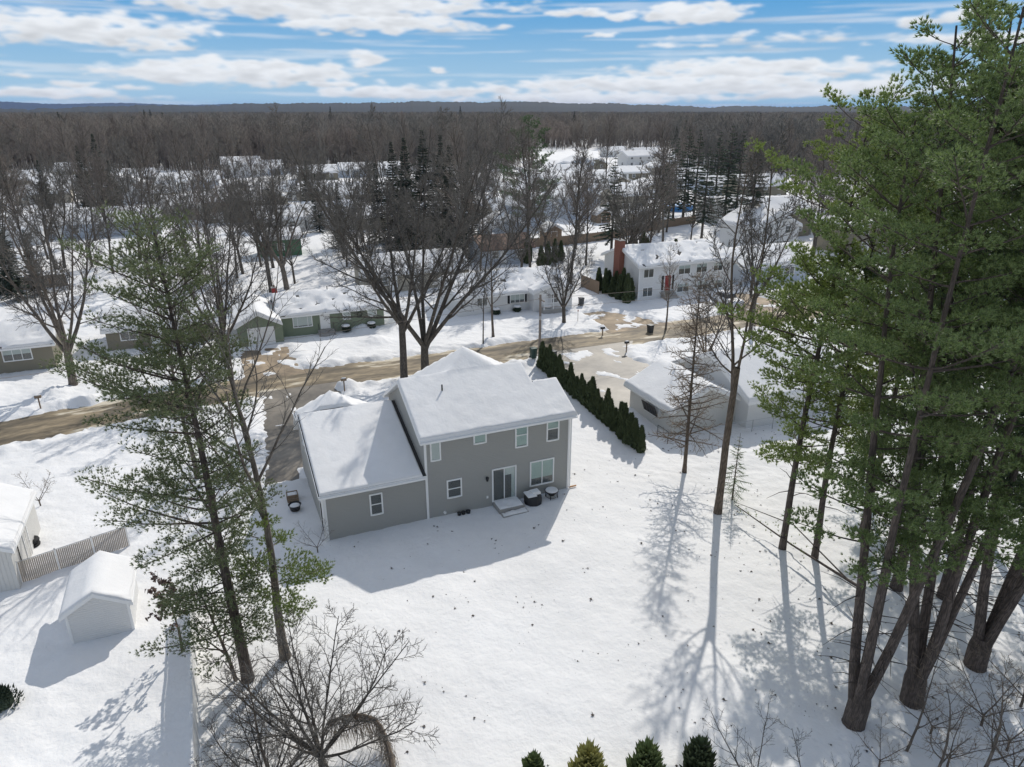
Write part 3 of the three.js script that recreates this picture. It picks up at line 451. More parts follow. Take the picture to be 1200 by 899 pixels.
// --- houses across the street ---
{
  const h = thing('green_ranch_house', 'low sage green ranch house with small gabled garage and red chimney', 'house', W3(-3.9, 43.6));
  gableWalls(h, 0, 11.8, -7.2, 0, 2.45, 1.5, M.sidingGreen, 'x'); gable(h, 0, 11.8, -7.2, 0, 2.45, 1.5, { seed: 21, snow: 0.22, patchy: 0.1 });
  gableWalls(h, -4.6, -0.003, -6.8, 2.1, 2.35, 1.1, M.sidingGreen, 'z'); gable(h, -4.6, -0.4, -6.8, 2.1, 2.35, 1.1, { along: 'z', seed: 23, snow: 0.3 });
  garageDoor(h, -2.3, 0, 2.1, 2.6, 1.9); const bay = glazed(h, 'picture_window', 2.4, 1.0, 0, 2.0, 1.15, { muntins: [['v', 0.22], ['v', 0.78]], blind: M.curtain, blindFrom: 0.1 }); panelDoor(h, 4.9, 0.45, 0, 0.95, 2.0); glazed(h, 'window', 7.4, 1.35, 0, 0.75, 0.85, { muntins: [['h', 0.5]], blind: M.curtain }); glazed(h, 'window', 10.4, 1.4, 0, 0.9, 0.9, { muntins: [['h', 0.5]], blind: M.curtain });
  chimney(h, 0.15, -5.1, 2.6, 4.6, 0.6, 0.5, M.redPaint); part('vent_pipe', new THREE.CylinderGeometry(0.05, 0.05, 0.5, 8).translate(6, 4.35, -3.6), M.dark, h);
  const w = new THREE.TorusGeometry(0.26, 0.08, 8, 20); part('wreath', w.translate(8.9, 1.75, 0.09), std(lc(0.03, 0.045, 0.02), 1), h);
  const st = sub('entry_step', h, 4.9, 0, 0); for (let k = 0; k < 3; k++) part('tread', box(-0.9, 0.9, -0.1 + k * 0.003, 0.42 - k * 0.15, 0.01 + k * 0.42, 0.43 + k * 0.42), M.foundation, st); for (const s of [-1, 1]) { const r = new Geo(); r.tube([new THREE.Vector3(s * 0.85, 0.4, 0.3), new THREE.Vector3(s * 0.85, 1.25, 0.3), new THREE.Vector3(s * 0.85, 0.9, 1.3), new THREE.Vector3(s * 0.85, 0.05, 1.3)], [0.02, 0.02, 0.02, 0.02], 5); part('railing', r.make(), M.black, st); }
}
{
  const h = thing('olive_ranch_house', 'olive brown ranch house with a triple window behind the forked street tree', 'house', W3(-44.5, 42.2));
  gableWalls(h, 0, 18.6, -7.6, 0, 2.5, 1.6, M.sidingOlive, 'x'); gable(h, 0, 18.6, -7.6, 0, 2.5, 1.6, { seed: 31, snow: 0.24, patchy: 0.06 });
  glazed(h, 'window', 15.6, 1.15, 0, 2.3, 1.05, { muntins: [['v', 0.33], ['v', 0.67]], blind: M.curtain, blindFrom: 0.55 }); garageDoor(h, 11.6, 0, 0, 2.5, 2.0); glazed(h, 'window', 7, 1.2, 0, 1.4, 1.0, { muntins: [['v', 0.5]] }); part('vent_pipe', new THREE.CylinderGeometry(0.07, 0.07, 0.5, 8).translate(11.6, 4.0, -2.6), M.dark, h);
  const h2 = thing('brown_ranch_house', 'dark tan low house half hidden behind the tall left pine', 'house', W3(-21.5, 45.5)); gableWalls(h2, 0, 10.5, -7, 0, 2.3, 1.4, M.sidingOlive, 'x'); gable(h2, 0, 10.5, -7, 0, 2.3, 1.4, { seed: 35, snow: 0.3 }); glazed(h2, 'window', 2.2, 1.1, 0, 1.6, 1, { muntins: [['v', 0.5]] }); glazed(h2, 'window', 7, 1.1, 0, 1.6, 1, { muntins: [['v', 0.5]] }); panelDoor(h2, 4.8, 0.2, 0, 0.9, 2);
}
{
  const h = thing('pale_ranch_house', 'pale grey ranch house with white railed porch steps across the street', 'house', W3(17.2, 43.6));
  gableWalls(h, 0, 15.2, -8.4, 0, 2.5, 1.7, M.sidingWhite, 'x'); gable(h, 0, 15.2, -8.4, 0, 2.5, 1.7, { seed: 41, snow: 0.24, over: 0.5, patchy: 0.16 });
  gableWalls(h, 9.6, 15.1, -0.5, 1.5, 2.42, 0.5, M.sidingWhite, 'z'); gable(h, 9.7, 15.0, -0.8, 1.5, 2.45, 0.75, { along: 'z', seed: 43, snow: 0.3, over: 0.3 });
  glazed(h, 'window', 8.0, 1.1, 0, 1.9, 1.1, { muntins: [['v', 0.33], ['v', 0.67]], blind: M.curtain, blindFrom: 0.3 }); glazed(h, 'window', 3.2, 1.2, 0, 1.3, 1, { muntins: [['v', 0.5]] }); panelDoor(h, 11.0, 0.5, 1.5, 0.95, 1.9); glazed(h, 'window', 12.6, 1.0, 1.5, 0.8, 1.1, { muntins: [['h', 0.5]] });
  for (const s of [0, 1]) part('shutter', box(8.95 + s * 0.0 + (s ? 0.02 : -2.3), 9.3 + (s ? 0.02 : -2.3), 1.05, 2.2, 0.003, 0.04), M.dark, h);
  const p = sub('porch', h, 11.6, 0, 1.5); part('deck', box(-1.2, 1.4, -0.2, 0.48, 0.004, 1.3), M.foundation, p); for (let k = 0; k < 3; k++) part('tread', box(1.404 + k * 0.3, 1.7 + k * 0.3, -0.2, 0.36 - k * 0.13, 0.1, 1.2), M.foundation, p); for (const x of [-1.1, 0.2, 1.3]) part('post', box(x - 0.05, x + 0.05, 0.48, x > 1 ? 1.35 : 2.35, 1.18, 1.28), M.trim, p); part('rail', box(-1.05, 1.25, 1.28, 1.34, 1.2, 1.26), M.trim, p); for (let k = 0; k < 14; k++) part('baluster', box(-1 + k * 0.16, -0.97 + k * 0.16, 0.481, 1.278, 1.21, 1.25), M.trim, p);
}
{
  const h = thing('white_two_storey_house', 'white raised two-level house with a tall brick end chimney', 'house', W3(42.4, 42.2));
  gableWalls(h, 0, 15.5, -9.2, 0, 4.6, 1.75, M.sidingWhite, 'x'); gable(h, 0, 15.5, -9.2, 0, 4.6, 1.75, { seed: 51, snow: 0.22, over: 0.45, patchy: 0.16 });
  chimney(h, -0.42, -4.6, -0.3, 7.4, 0.8, 1.5, M.brick);
  for (const [x, y, w, hh] of [[1.5, 3.0, 1.5, 1.1], [7.3, 3.0, 1.9, 1.15], [10.2, 3.0, 1.7, 1.15], [13, 3.0, 1.5, 1.1], [1.5, 0.4, 1.5, 1.15], [7.3, 0.5, 1.9, 1.1], [10.6, 0.5, 1.7, 1.1], [13.3, 0.5, 1.4, 1.1]]) glazed(h, 'window', x, y, 0, w, hh, { muntins: [['v', 0.5]], blind: x > 5 ? M.curtain : null, blindFrom: 0.6 });
  panelDoor(h, 4.7, 0.9, 0, 1.0, 2.1, { m: M.redPaint }); part('shutter', box(3.7, 4.0, 1.0, 3.0, 0.003, 0.04), M.dark, h); part('shutter', box(5.4, 5.7, 1.0, 3.0, 0.003, 0.04), M.dark, h); const st = sub('entry_step', h, 4.7, 0, 0); for (let k = 0; k < 4; k++) part('tread', box(-1.0, 1.0, -0.2 + k * 0.003, 0.85 - k * 0.2, 0.01 + k * 0.35, 0.355 + k * 0.35), M.foundation, st);
  part('corner_board', box(-0.03, 0.12, -0.3, 4.5, 0.002, 0.03), M.trim, h);
  const g = thing('blue_grey_house', 'blue grey house beyond the white raised house drive', 'house', W3(60.5, 43)); gableWalls(g, 0, 13, -8, 0, 2.8, 1.8, M.sidingBlue, 'x'); gable(g, 0, 13, -8, 0, 2.8, 1.8, { seed: 57, snow: 0.32 }); glazed(g, 'window', 3, 1.1, 0, 1.6, 1.1, { muntins: [['v', 0.5]] }); glazed(g, 'window', 9, 1.1, 0, 1.6, 1.1, { muntins: [['v', 0.5]] }); panelDoor(g, 6, 0.2, 0, 0.9, 2);
}
// --- left edge: board shed wall building and the garden shed ---
{
  const s = thing('garden_shed', 'small white gabled shed deep in snow by the chain link fence', 'shed', G(150, 740).setY(0), GA);
  gableWalls(s, -2.4, 0.3, -3.4, 0, 1.75, 0.8, M.sidingWhite, 'z'); gable(s, -2.4, 0.3, -3.4, 0, 1.75, 0.8, { along: 'z', snow: 0.12, seed: 61, over: 0.22 }); part('corner_trim', box(-2.42, -2.3, -0.2, 1.7, 0.002, 0.02), M.trim, s); part('corner_trim', box(0.2, 0.32, -0.2, 1.7, 0.002, 0.02), M.trim, s);
  const p = G(24, 690), b = thing('board_outbuilding', 'white vertical board outbuilding with snowy roof at the fence end', 'outbuilding', p.setY(0), GA);
  gableWalls(b, -5, 0, -6.3, 0, 2.5, 1.3, M.boards, 'z'); gable(b, -5, 0, -6.3, 0, 2.5, 1.3, { along: 'z', snow: 0.12, seed: 65, over: 0.25 }); panelDoor(b, 0, 0, -3, 0.9, 2, { turn: Math.PI / 2, m: M.boards }); part('conduit', new THREE.CylinderGeometry(0.03, 0.03, 2.6, 6).translate(0.05, 1.3, -1.2), M.black, b);
  const t = thing('tire_planter', 'black stacked tires with snow inside by the outbuilding', 'tires', G(38, 640).setY(0), GA); for (let k = 0; k < 2; k++) part('tire', new THREE.TorusGeometry(0.3, 0.14, 10, 22).rotateX(Math.PI / 2).translate(0, 0.13 + k * 0.26, 0), M.rubber, t); part('snow', new THREE.SphereGeometry(0.26, 14, 8).scale(1, 0.35, 1).translate(0.05, 0.36, 0), M.roofSnow, t);
}
// --- more houses down the streets behind: front corner pixel, size, look ---
{
  const far = (name, label, x, y, w, d, eave, rise, m, along = 'x', opt = {}) => {
    const p = G(x, y).setY(0), h = thing(name, label, opt.cat ?? 'house', p, GA + (opt.turn ?? 0), opt.group), seed = x * 0.37 + y;
    gableWalls(h, 0, w, -d, 0, eave, rise, m, along); gable(h, 0, w, -d, 0, eave, rise, { along, snow: opt.snow ?? 0.35, seed, over: 0.4, bare: opt.bare });
    if (opt.shed) { panelDoor(h, w / 2, 0, 0, 1.2, 1.8, { m }); return h; }
    const n = Math.max(1, Math.floor(w / 4)); for (let k = 0; k < n; k++) for (let s = 0; s * 2.6 + 2.4 < eave + 0.3; s++) glazed(h, 'window', w * (k + 0.5) / n, 1.1 + s * 2.6, 0, 1.1, 1.1, { muntins: [['h', 0.5]] });
    glazed(h, 'window', 0, 1.1, -d / 2, 1, 1.1, { turn: -Math.PI / 2, muntins: [['h', 0.5]] }); if (opt.door !== false) panelDoor(h, w * 0.5 / n + 1.4, 0.2, 0, 0.9, 2); return h;
  };
  far('gable_house', 'white house whose gable with two windows faces the stockade fence', 621, 268, 7, 11, 4.4, 2.4, M.sidingBlue, 'z', { turn: 0.15 });
  far('lavender_house', 'tall pale blue house beside the white gabled house', 664, 258, 8, 10, 4.8, 2.2, M.sidingBlue, 'z');
  far('tan_house', 'tan green sided house with one big roof plane beside the sheds', 722, 250, 9, 8, 4.2, 1.8, M.sidingTan, 'x');
  far('brown_roof_house', 'grey house with a brown roof bare of snow behind the pale ranch house', 566, 312, 9, 7, 2.7, 1.7, M.sidingBlue, 'x', { snow: 0, bare: M.roofBrown });
  far('grey_blue_house', 'grey blue house behind the brown roofed house', 575, 292, 8, 7, 3.4, 2.2, M.sidingBlue, 'z');
  far('grey_ranch_house', 'low house with shaded snow roof between the green and pale ranch houses', 430, 345, 15, 8, 2.6, 1.8, M.sidingTan, 'x');
  far('green_barn', 'bright green painted outbuilding behind the green ranch house', 306, 302, 7, 5, 3.1, 1.1, M.tarp, 'x', { door: false });
  far('long_blue_house', 'long pale blue grey house in the left background', 46, 282, 22, 9, 3.0, 2.0, M.sidingBlue, 'x');
  far('roadside_house', 'low white house at the left edge of the woods', -50, 292, 14, 8, 2.8, 2, M.sidingWhite, 'x');
  const G1 = 'snow roofed houses among the far trees', hues = ['white', 'tan', 'pale blue', 'olive brown', 'white'];
  const looks = [M.sidingWhite, M.sidingTan, M.sidingBlue, M.sidingOlive, M.sidingWhite], r = rng(5);
  for (const [x, y] of [[712, 184], [746, 186], [684, 200], [735, 197], [668, 206], [780, 196], [708, 226], [672, 232], [752, 232], [790, 222], [640, 214], [812, 200], [620, 226], [40, 228], [160, 238], [290, 246], [385, 240], [440, 238], [725, 212], [655, 222], [690, 218], [770, 205], [800, 215], [640, 236], [700, 240], [830, 228], [138, 217], [68, 217], [185, 224], [-5, 222], [262, 208], [300, 206], [215, 222], [400, 208], [430, 207], [350, 212], [500, 214], [550, 225], [300, 274], [360, 268], [420, 270], [480, 285], [520, 262], [240, 262], [190, 258], [110, 240], [20, 240], [255, 235], [330, 236], [600, 238], [580, 262], [870, 240], [845, 262], [900, 280], [950, 275], [1000, 300], [1060, 285], [1120, 310], [880, 300], [1040, 380], [1130, 370]]) {
    const two = r() < 0.3, w = 10 + r() * 5, d = 7.5 + r() * 2, rise = 1.7 + r() * 0.8, k = Math.floor(r() * 5), al = r() < 0.72 ? 'x' : 'z'; far('background_house', 'distant ' + hues[k] + (two ? ' two-storey' : ' one-storey') + ' house among bare trees, ' + (al === 'x' ? 'its long roof slope' : 'its gable end') + ' to the yard', x, y, w, d, two ? 4.8 : 2.7, rise, looks[k], al, { group: G1, turn: (r() - 0.5) * 0.12 });
  }
  const L2 = 'small snow capped garden shed by the stockade fence', G2 = 'garden sheds behind the stockade fence';
  for (const [x, y] of [[729, 265], [748, 262], [700, 262], [640, 283], [600, 286], [575, 300]]) far('backyard_shed', L2, x, y, 3.4, 3, 2.1, 1.0, x % 2 ? M.sidingTan : M.wood, 'z', { group: G2, cat: 'shed', shed: true, snow: 0.3 });
  const pool = thing('covered_pool', 'round pool with a bright blue cover among tall dark evergreens', 'pool', G(793, 246).setY(0)); part('pool_wall', new THREE.CylinderGeometry(4.2, 4.2, 1.3, 40, 1, true).translate(0, 0.65, 0), M.pool, pool); part('pool_cover', new THREE.CylinderGeometry(4.15, 4.15, 0.06, 40).translate(0, 1.25, 0), M.pool, pool);
}
// ---------- trees ----------
const bark = (r, g, b, s = 0.03) => std(lc(r, g, b), 0.95, { map: barkTex, bumpMap: barkBump, bumpScale: s });
Object.assign(M, {
  bark: bark(0.155, 0.138, 0.118), barkPale: bark(0.26, 0.225, 0.19), barkPine: bark(0.165, 0.135, 0.118, 0.04), barkTan: bark(0.23, 0.185, 0.145),
  twig: std(lc(0.12, 0.112, 0.1), 0.95), twigTan: std(lc(0.25, 0.195, 0.14), 0.95), twigFar: std(lc(0.15, 0.14, 0.123), 0.95), twigRed: std(lc(0.175, 0.15, 0.13), 0.95),
  needle: new THREE.MeshPhysicalMaterial({ color: lc(0.185, 0.255, 0.075), roughness: 0.7, transmission: 0.42, thickness: 0 }),
  needleB: new THREE.MeshPhysicalMaterial({ color: lc(0.115, 0.175, 0.075), roughness: 0.7, transmission: 0.45, thickness: 0 }),
  needleSun: new THREE.MeshPhysicalMaterial({ color: lc(0.26, 0.33, 0.08), roughness: 0.7, transmission: 0.42, thickness: 0 }),  // lighter needle copy with the sunlit look put into its colour
  needleGrey: new THREE.MeshPhysicalMaterial({ color: lc(0.17, 0.205, 0.085), roughness: 0.7, transmission: 0.45, thickness: 0 }),
  needleLime: new THREE.MeshPhysicalMaterial({ color: lc(0.21, 0.27, 0.06), roughness: 0.75, transmission: 0.35, thickness: 0 }),
  spruce: std(lc(0.038, 0.058, 0.034), 0.9), spruceFar: std(lc(0.032, 0.046, 0.03), 0.95),
  arbor: std(lc(0.075, 0.1, 0.042), 0.9), yew: std(lc(0.14, 0.18, 0.06), 0.85), yewGold: std(lc(0.34, 0.32, 0.1), 0.85),
  deadLeaf: std(lc(0.13, 0.085, 0.07), 0.9), litter: std(lc(0.07, 0.055, 0.045), 0.95),
});
const V = (x, y, z) => new THREE.Vector3(x, y, z);
const perp = (d, a) => { const n = Math.abs(d.y) < 0.95 ? V(0, 1, 0) : V(1, 0, 0), x = V().crossVectors(d, n).normalize(), y = V().crossVectors(d, x); return x.multiplyScalar(Math.cos(a)).addScaledVector(y, Math.sin(a)); };
// one limb as a bent path; returns points, directions and radii
function path(p, d, len, r0, r1, n, wander, lift, rnd, bow = null) {
  const pts = [p.clone()], dirs = [d.clone()], rad = [r0]; let q = p.clone(), e = d.clone();
  for (let k = 1; k <= n; k++) { e = e.clone(); e.x += (rnd() - 0.5) * wander; e.y += (rnd() - 0.5) * wander + lift; e.z += (rnd() - 0.5) * wander; if (bow) e.addScaledVector(bow, k / n); e.normalize(); q = q.clone().addScaledVector(e, len / n); pts.push(q); dirs.push(e); rad.push(mix(r0, r1, Math.pow(k / n, 0.8))); }
  return { pts, dirs, rad, len };
}
const along = (L, t) => { const f = t * (L.pts.length - 1), k = Math.min(Math.floor(f), L.pts.length - 2), s = f - k; return [L.pts[k].clone().lerp(L.pts[k + 1], s), L.dirs[k].clone().lerp(L.dirs[k + 1], s).normalize(), mix(L.rad[k], L.rad[k + 1], s)]; };
// leafless broadleaf tree. o: height, r, fork (height share of the first fork), stems, spreadAngle, levels [[count, angle, lengthRatio], ...]
function bareTree(seed, o) {
  const rnd = rng(seed), T = new Geo(), C = new Geo(), twigR = o.twigR ?? 0.012, lv = o.levels;
  const grow = (L, level, t0) => {
    const [count, ang, ratio] = lv[level], last = level === lv.length - 1;
    const n = Math.max(2, Math.round(count * (0.75 + rnd() * 0.5)));
    for (let k = 0; k < n; k++) {
      const t = t0 + (1 - t0) * Math.pow((k + rnd() * 0.9) / n, 0.9), [p, d, r] = along(L, Math.min(t, 0.995)), a = k * 2.4 + rnd() * 1.5, A = R(ang * (0.7 + rnd() * 0.6));
      const e = d.clone().multiplyScalar(Math.cos(A)).addScaledVector(perp(d, a), Math.sin(A)).normalize();
      const len = L.len * ratio * (0.6 + rnd() * 0.7) * (1 - 0.55 * (t - t0) / (1 - t0 + 1e-6));
      if (last) { const q = p.clone().addScaledVector(e, len); q.y += len * (o.tipLift ?? 0.15); q.x += (rnd() - 0.5) * len * 0.2; q.z += (rnd() - 0.5) * len * 0.2; C.spike(p, q, Math.min(twigR, r * 0.9)); continue; }
      const r0 = Math.max(twigR * 1.15, Math.min(r * 0.62, len * 0.022)), B = path(p, e, len, r0, Math.max(twigR * 0.7, r0 * 0.3), level === 0 ? 6 : 4, 0.28, o.lift ?? 0.07, rnd);
      (level === 0 ? T : C).tube(B.pts, B.rad, level === 0 ? 5 : 3); grow(B, level + 1, level === 0 ? 0.16 : 0.12);
    }
  };
  const d0 = V(o.lean?.[0] ?? 0, 1, o.lean?.[1] ?? 0).normalize(), fk = o.fork * o.height;
  const flare = [1.35, 1.05, 1, 0.96, 0.92, 0.88, 0.85];
  if (o.stems > 1) {
    const tr = path(V(0, -0.3, 0), d0, fk + 0.3, o.r, o.r * 0.85, 6, 0.06, 0, rnd); tr.rad = tr.rad.map((x, k) => o.r * flare[k]); T.tube(tr.pts, tr.rad, 9);
    const [p, d] = along(tr, 0.99);
    for (let k = 0; k < o.stems; k++) {
      const a = k * 6.283 / o.stems + rnd() * 0.8, A = R(o.spreadAngle * (0.45 + rnd() * 0.75)), e = d.clone().multiplyScalar(Math.cos(A)).addScaledVector(perp(d, a), Math.sin(A)).normalize(), len = (o.height - fk) * (0.88 + rnd() * 0.16), r0 = o.r * (0.42 + rnd() * 0.24);
      const S = path(p.clone().addScaledVector(d, -0.25 * rnd() * fk), e, len, r0, twigR * 1.6, 10, 0.17, o.stemLift ?? 0.035, rnd); T.tube(S.pts, S.rad, 7); grow(S, 0, o.t0 ?? 0.16);
    }
  } else { const S = path(V(0, -0.3, 0), d0, o.height + 0.3, o.r, twigR * 1.6, 14, o.wander ?? 0.09, 0, rnd, o.bow ?? null); S.rad[0] *= 1.3; T.tube(S.pts, S.rad, 8); grow(S, 0, o.t0 ?? 0.3); }
  return { trunk: T.make(), crown: C.make() };
}
// a tuft of needles at p pointing along d
function tuft(C, p, d, len, w, n, rnd) {
  const x = perp(d, rnd() * 6.28), y = V().crossVectors(d, x);
  for (let k = 0; k < n; k++) { const a = k * 6.283 / n + rnd() * 0.8, s = 0.35 + rnd() * 0.75, ex = d.x + (x.x * Math.cos(a) + y.x * Math.sin(a)) * s, ey = d.y + 0.15 + (x.y * Math.cos(a) + y.y * Math.sin(a)) * s, ez = d.z + (x.z * Math.cos(a) + y.z * Math.sin(a)) * s, q = len * (0.75 + rnd() * 0.5) / Math.hypot(ex, ey, ez), sx = -Math.sin(a) * w, sy = Math.cos(a) * w;
    C.tri(p.x - x.x * sx - y.x * sy, p.y - x.y * sx - y.y * sy, p.z - x.z * sx - y.z * sy, p.x + x.x * sx + y.x * sy, p.y + x.y * sx + y.y * sy, p.z + x.z * sx + y.z * sy, p.x + ex * q, p.y + ey * q, p.z + ez * q); }
}
// one pine bough
function bough(T, C, p, e, len, r0, rnd, o) {
  const B = path(p, e, len, r0, 0.012, 6, 0.16, o.lift ?? 0.05, rnd); T.tube(B.pts, B.rad, 4);
  const bare = o.bare ?? 0.35, m = Math.max(3, Math.round(len * (o.side ?? 5)));
  for (let k = 0; k < m; k++) {
    const t = bare + (1 - bare) * (k + rnd() * 0.7) / m; if (t > 0.99) continue; const [q, d] = along(B, t), sgn = k % 2 ? 1 : -1, flat = V().crossVectors(d, V(0, 1, 0)).normalize().multiplyScalar(sgn), sl = (0.3 + (1 - t) * len * 0.34) * (0.6 + rnd() * 0.7);
    const f = d.clone().multiplyScalar(0.75).addScaledVector(flat, 0.7 + rnd() * 0.3); f.y += 0.12 + rnd() * 0.2; f.normalize();
    const end = q.clone().addScaledVector(f, sl); end.y += sl * 0.12; C.wood.spike(q, end, 0.011);
    const nt = Math.max(4, Math.round((o.puff ?? 9) * (0.5 + sl * 0.6))), rp = (o.rp ?? 0.26) * (0.7 + rnd() * 0.6); for (let j = 0; j < nt; j++) { const c = q.clone().lerp(end, 0.3 + 0.75 * Math.sqrt(rnd())), ox = (rnd() + rnd() - 1), oy = (rnd() + rnd() - 1) * 0.6, oz = (rnd() + rnd() - 1); c.x += ox * rp; c.y += oy * rp + 0.03; c.z += oz * rp; const dd = V(ox * 0.9 + f.x * 0.55, oy + 0.45, oz * 0.9 + f.z * 0.55); tuft(C, c, dd.normalize(), o.needle ?? 0.15, o.width ?? 0.012, o.per ?? 6, rnd); }
  }
  tuft(C, B.pts[B.pts.length - 1], B.dirs[B.dirs.length - 1], o.needle ?? 0.15, o.width ?? 0.012, 8, rnd);
}
// white pine, one or several stems
function pineTree(seed, o) {
  const rnd = rng(seed), T = new Geo(), C = new Geo(); C.wood = T;
  const stem = (S, from, wide) => {
    const H = S.len; let y = from; let k = 0;
    while (y < 0.985) {
      const n = 3 + Math.floor(rnd() * 3), ph = rnd() * 6.28, q = (y - from) / (1 - from), shape = o.shape ? o.shape(q) : Math.pow(Math.sin(Math.PI * clamp(0.18 + q * 0.8, 0, 1)), 0.7);
      for (let b = 0; b < n; b++) {
        if (rnd() < (o.skip ?? 0.18)) continue; const [p, d, r] = along(S, clamp(y + (rnd() - 0.5) * 0.012, 0, 0.99)), a = ph + b * 6.283 / n + rnd() * 0.5, up = mix(-0.04, o.sweep ?? 0.5, q) + (rnd() - 0.5) * 0.3;
        let len = wide * shape * (0.55 + rnd() * 0.75); if (o.side4) len *= o.side4(a, q); if (len < 0.35) continue;
        const e = V(Math.cos(a), up, Math.sin(a)).normalize(); bough(T, C, p, e, len, clamp(len * 0.014, 0.012, r * 0.6), rnd, o);
      }
      y += (o.whorl ?? 0.6) / H * (0.7 + rnd() * 0.6); k++;
    }
    // dead snags below
    for (let s = 0; s < (o.snags ?? 12); s++) { const [p, d, r] = along(S, 0.05 + rnd() * from), a = rnd() * 6.28, l = 0.5 + rnd() * 1.6, e = p.clone().add(V(Math.cos(a) * l, (rnd() - 0.5) * 0.5, Math.sin(a) * l)); T.tube([p, p.clone().lerp(e, 0.5).add(V(0, 0.1, 0)), e], [0.028, 0.018, 0.006], 3); }
  };
  if (o.stems > 1) {
    const b = path(V(0, -0.4, 0), V(0, 1, 0), o.fork + 0.4, o.r, o.r * 0.95, 4, 0.05, 0, rnd); b.rad[0] *= 1.25; b.rad[4] *= 0.8; T.tube(b.pts, b.rad, 11, true);
    for (let k = 0; k < o.stems; k++) { const a = (o.turn ?? 0) + k * 6.283 / o.stems + (rnd() - 0.5) * 0.5, s = o.open * (0.7 + rnd() * 0.6), e = V(Math.cos(a) * s, 1, Math.sin(a) * s).normalize(), H = (o.height - o.fork) * (0.86 + rnd() * 0.16); const S = path(V(Math.cos(a) * o.r * 0.35, o.fork - 0.5, Math.sin(a) * o.r * 0.35), e, H, o.r * (0.4 + rnd() * 0.14), 0.03, 16, 0.06, 0.045, rnd); T.tube(S.pts, S.rad, 9); stem(S, o.from, o.wide); }
  } else { const S = path(V(0, -0.4, 0), V(o.lean?.[0] ?? 0, 1, o.lean?.[1] ?? 0).normalize(), o.height + 0.4, o.r, 0.03, 18, 0.035, 0, rnd); S.rad[0] *= 1.2; T.tube(S.pts, S.rad, 10); stem(S, o.from, o.wide); }
  return { trunk: T.make(), crown: C.make() };
}
// spruce or fir with drooping tiers
function spruceTree(seed, o) {
  const rnd = rng(seed), T = new Geo(), C = new Geo(), H = o.height; T.tube([V(0, -0.3, 0), V(0, H * 0.5, 0), V(0, H, 0)], [o.r, o.r * 0.55, 0.02], 7);
  for (let y = o.from * H; y < H * 0.99; y += o.step * (0.6 + rnd() * 0.6)) {
    const q = (y / H - o.from) / (1 - o.from), n = 4 + Math.floor(rnd() * 3), ph = rnd() * 6.28;
    for (let b = 0; b < n; b++) {
      const a = ph + b * 6.283 / n + rnd() * 0.5, len = Math.max(0.25, o.wide * Math.pow(1 - q, 0.85) * (0.6 + rnd() * 0.6)), e = V(Math.cos(a), mix(-0.35, 0.3, q), Math.sin(a)).normalize(), p = V(0, y, 0), end = p.clone().addScaledVector(e, len); end.y += len * 0.1; T.spike(p, end, 0.03);
      if (o.bare && rnd() < o.bare) continue;
      const m = Math.max(2, Math.round(len * o.dense)); for (let k = 0; k < m; k++) { const t = 0.2 + 0.8 * (k + rnd()) / m, c = p.clone().lerp(end, t), w = o.spray * (0.7 + rnd() * 0.6), s = k % 2 ? 1 : -1, dx = -Math.sin(a) * s, dz = Math.cos(a) * s, l = (0.35 + (1 - t) * 0.5) * Math.min(1, len * 0.4 + 0.25) * (0.6 + rnd() * 0.8); const ex = c.x + dx * l + e.x * l * 0.6, ez = c.z + dz * l + e.z * l * 0.6, ey = c.y - l * (0.15 + rnd() * 0.45); C.tri(c.x - e.x * w, c.y + w * 0.3, c.z - e.z * w, c.x + e.x * w, c.y - w * 0.2, c.z + e.z * w, ex, ey, ez); C.tri(c.x, c.y + w * 0.3, c.z, c.x + dx * w * 0.7, c.y - w, c.z + dz * w * 0.7, c.x + e.x * l, c.y - l * 0.25, c.z + e.z * l); }
    }
  }
  return { trunk: T.make(), crown: C.make() };
}
// dense upright evergreen shrub: flame-shaped body of many small sprays
function arborGeo(seed, h, w, n, spray = 0.16) {
  const rnd = rng(seed), C = new Geo(), T = new Geo(), prof = (t) => w * Math.min(1, 0.6 + t * 1.8) * Math.pow(1 - t, 0.72) * 1.12;
  T.tube([V(0, -0.2, 0), V(0, h * 0.9, 0)], [0.05, 0.015], 5);
  for (let k = 0; k < n; k++) { const t = Math.pow(rnd(), 0.9), a = rnd() * 6.283, lump = 1 + 0.22 * Math.sin(a * 3 + t * 9 + seed) + 0.12 * Math.sin(a * 7 - t * 17), r = prof(t) * lump * (0.45 + 0.55 * Math.sqrt(rnd())), x = Math.cos(a) * r, z = Math.sin(a) * r, y = t * h * 0.93, l = spray * (0.7 + rnd() * 0.9), ux = Math.cos(a) * 0.45 + (rnd() - 0.5) * 0.5, uz = Math.sin(a) * 0.45 + (rnd() - 0.5) * 0.5, b = a + (rnd() - 0.5) * 2.4 + 1.57, wd = l * 0.34; C.tri(x - Math.cos(b) * wd, y, z - Math.sin(b) * wd, x + Math.cos(b) * wd, y + 0.02, z + Math.sin(b) * wd, x + ux * l, y + l, z + uz * l); }
  // solid inner body so no light leaks through
  const body = new THREE.LatheGeometry([...Array(9)].map((_, k) => new THREE.Vector2(Math.max(0.001, prof(k / 8) * 0.62), k / 8 * h * 0.9)), 10); C.add(body);
  return { trunk: T.make(), crown: C.make() };
}
function addTree(name, label, category, v, pos, { scale = 1, turn = 0, group, trunkM = M.bark, crownM = M.twig, sy = 1, crownName = 'crown', trunkName = 'trunk' } = {}) {
  const o = thing(name, label, category, pos, turn, group); o.scale.set(scale, scale * sy, scale); part(trunkName, v.trunk, trunkM, o); part(crownName, v.crown, crownM, o); return o;
}
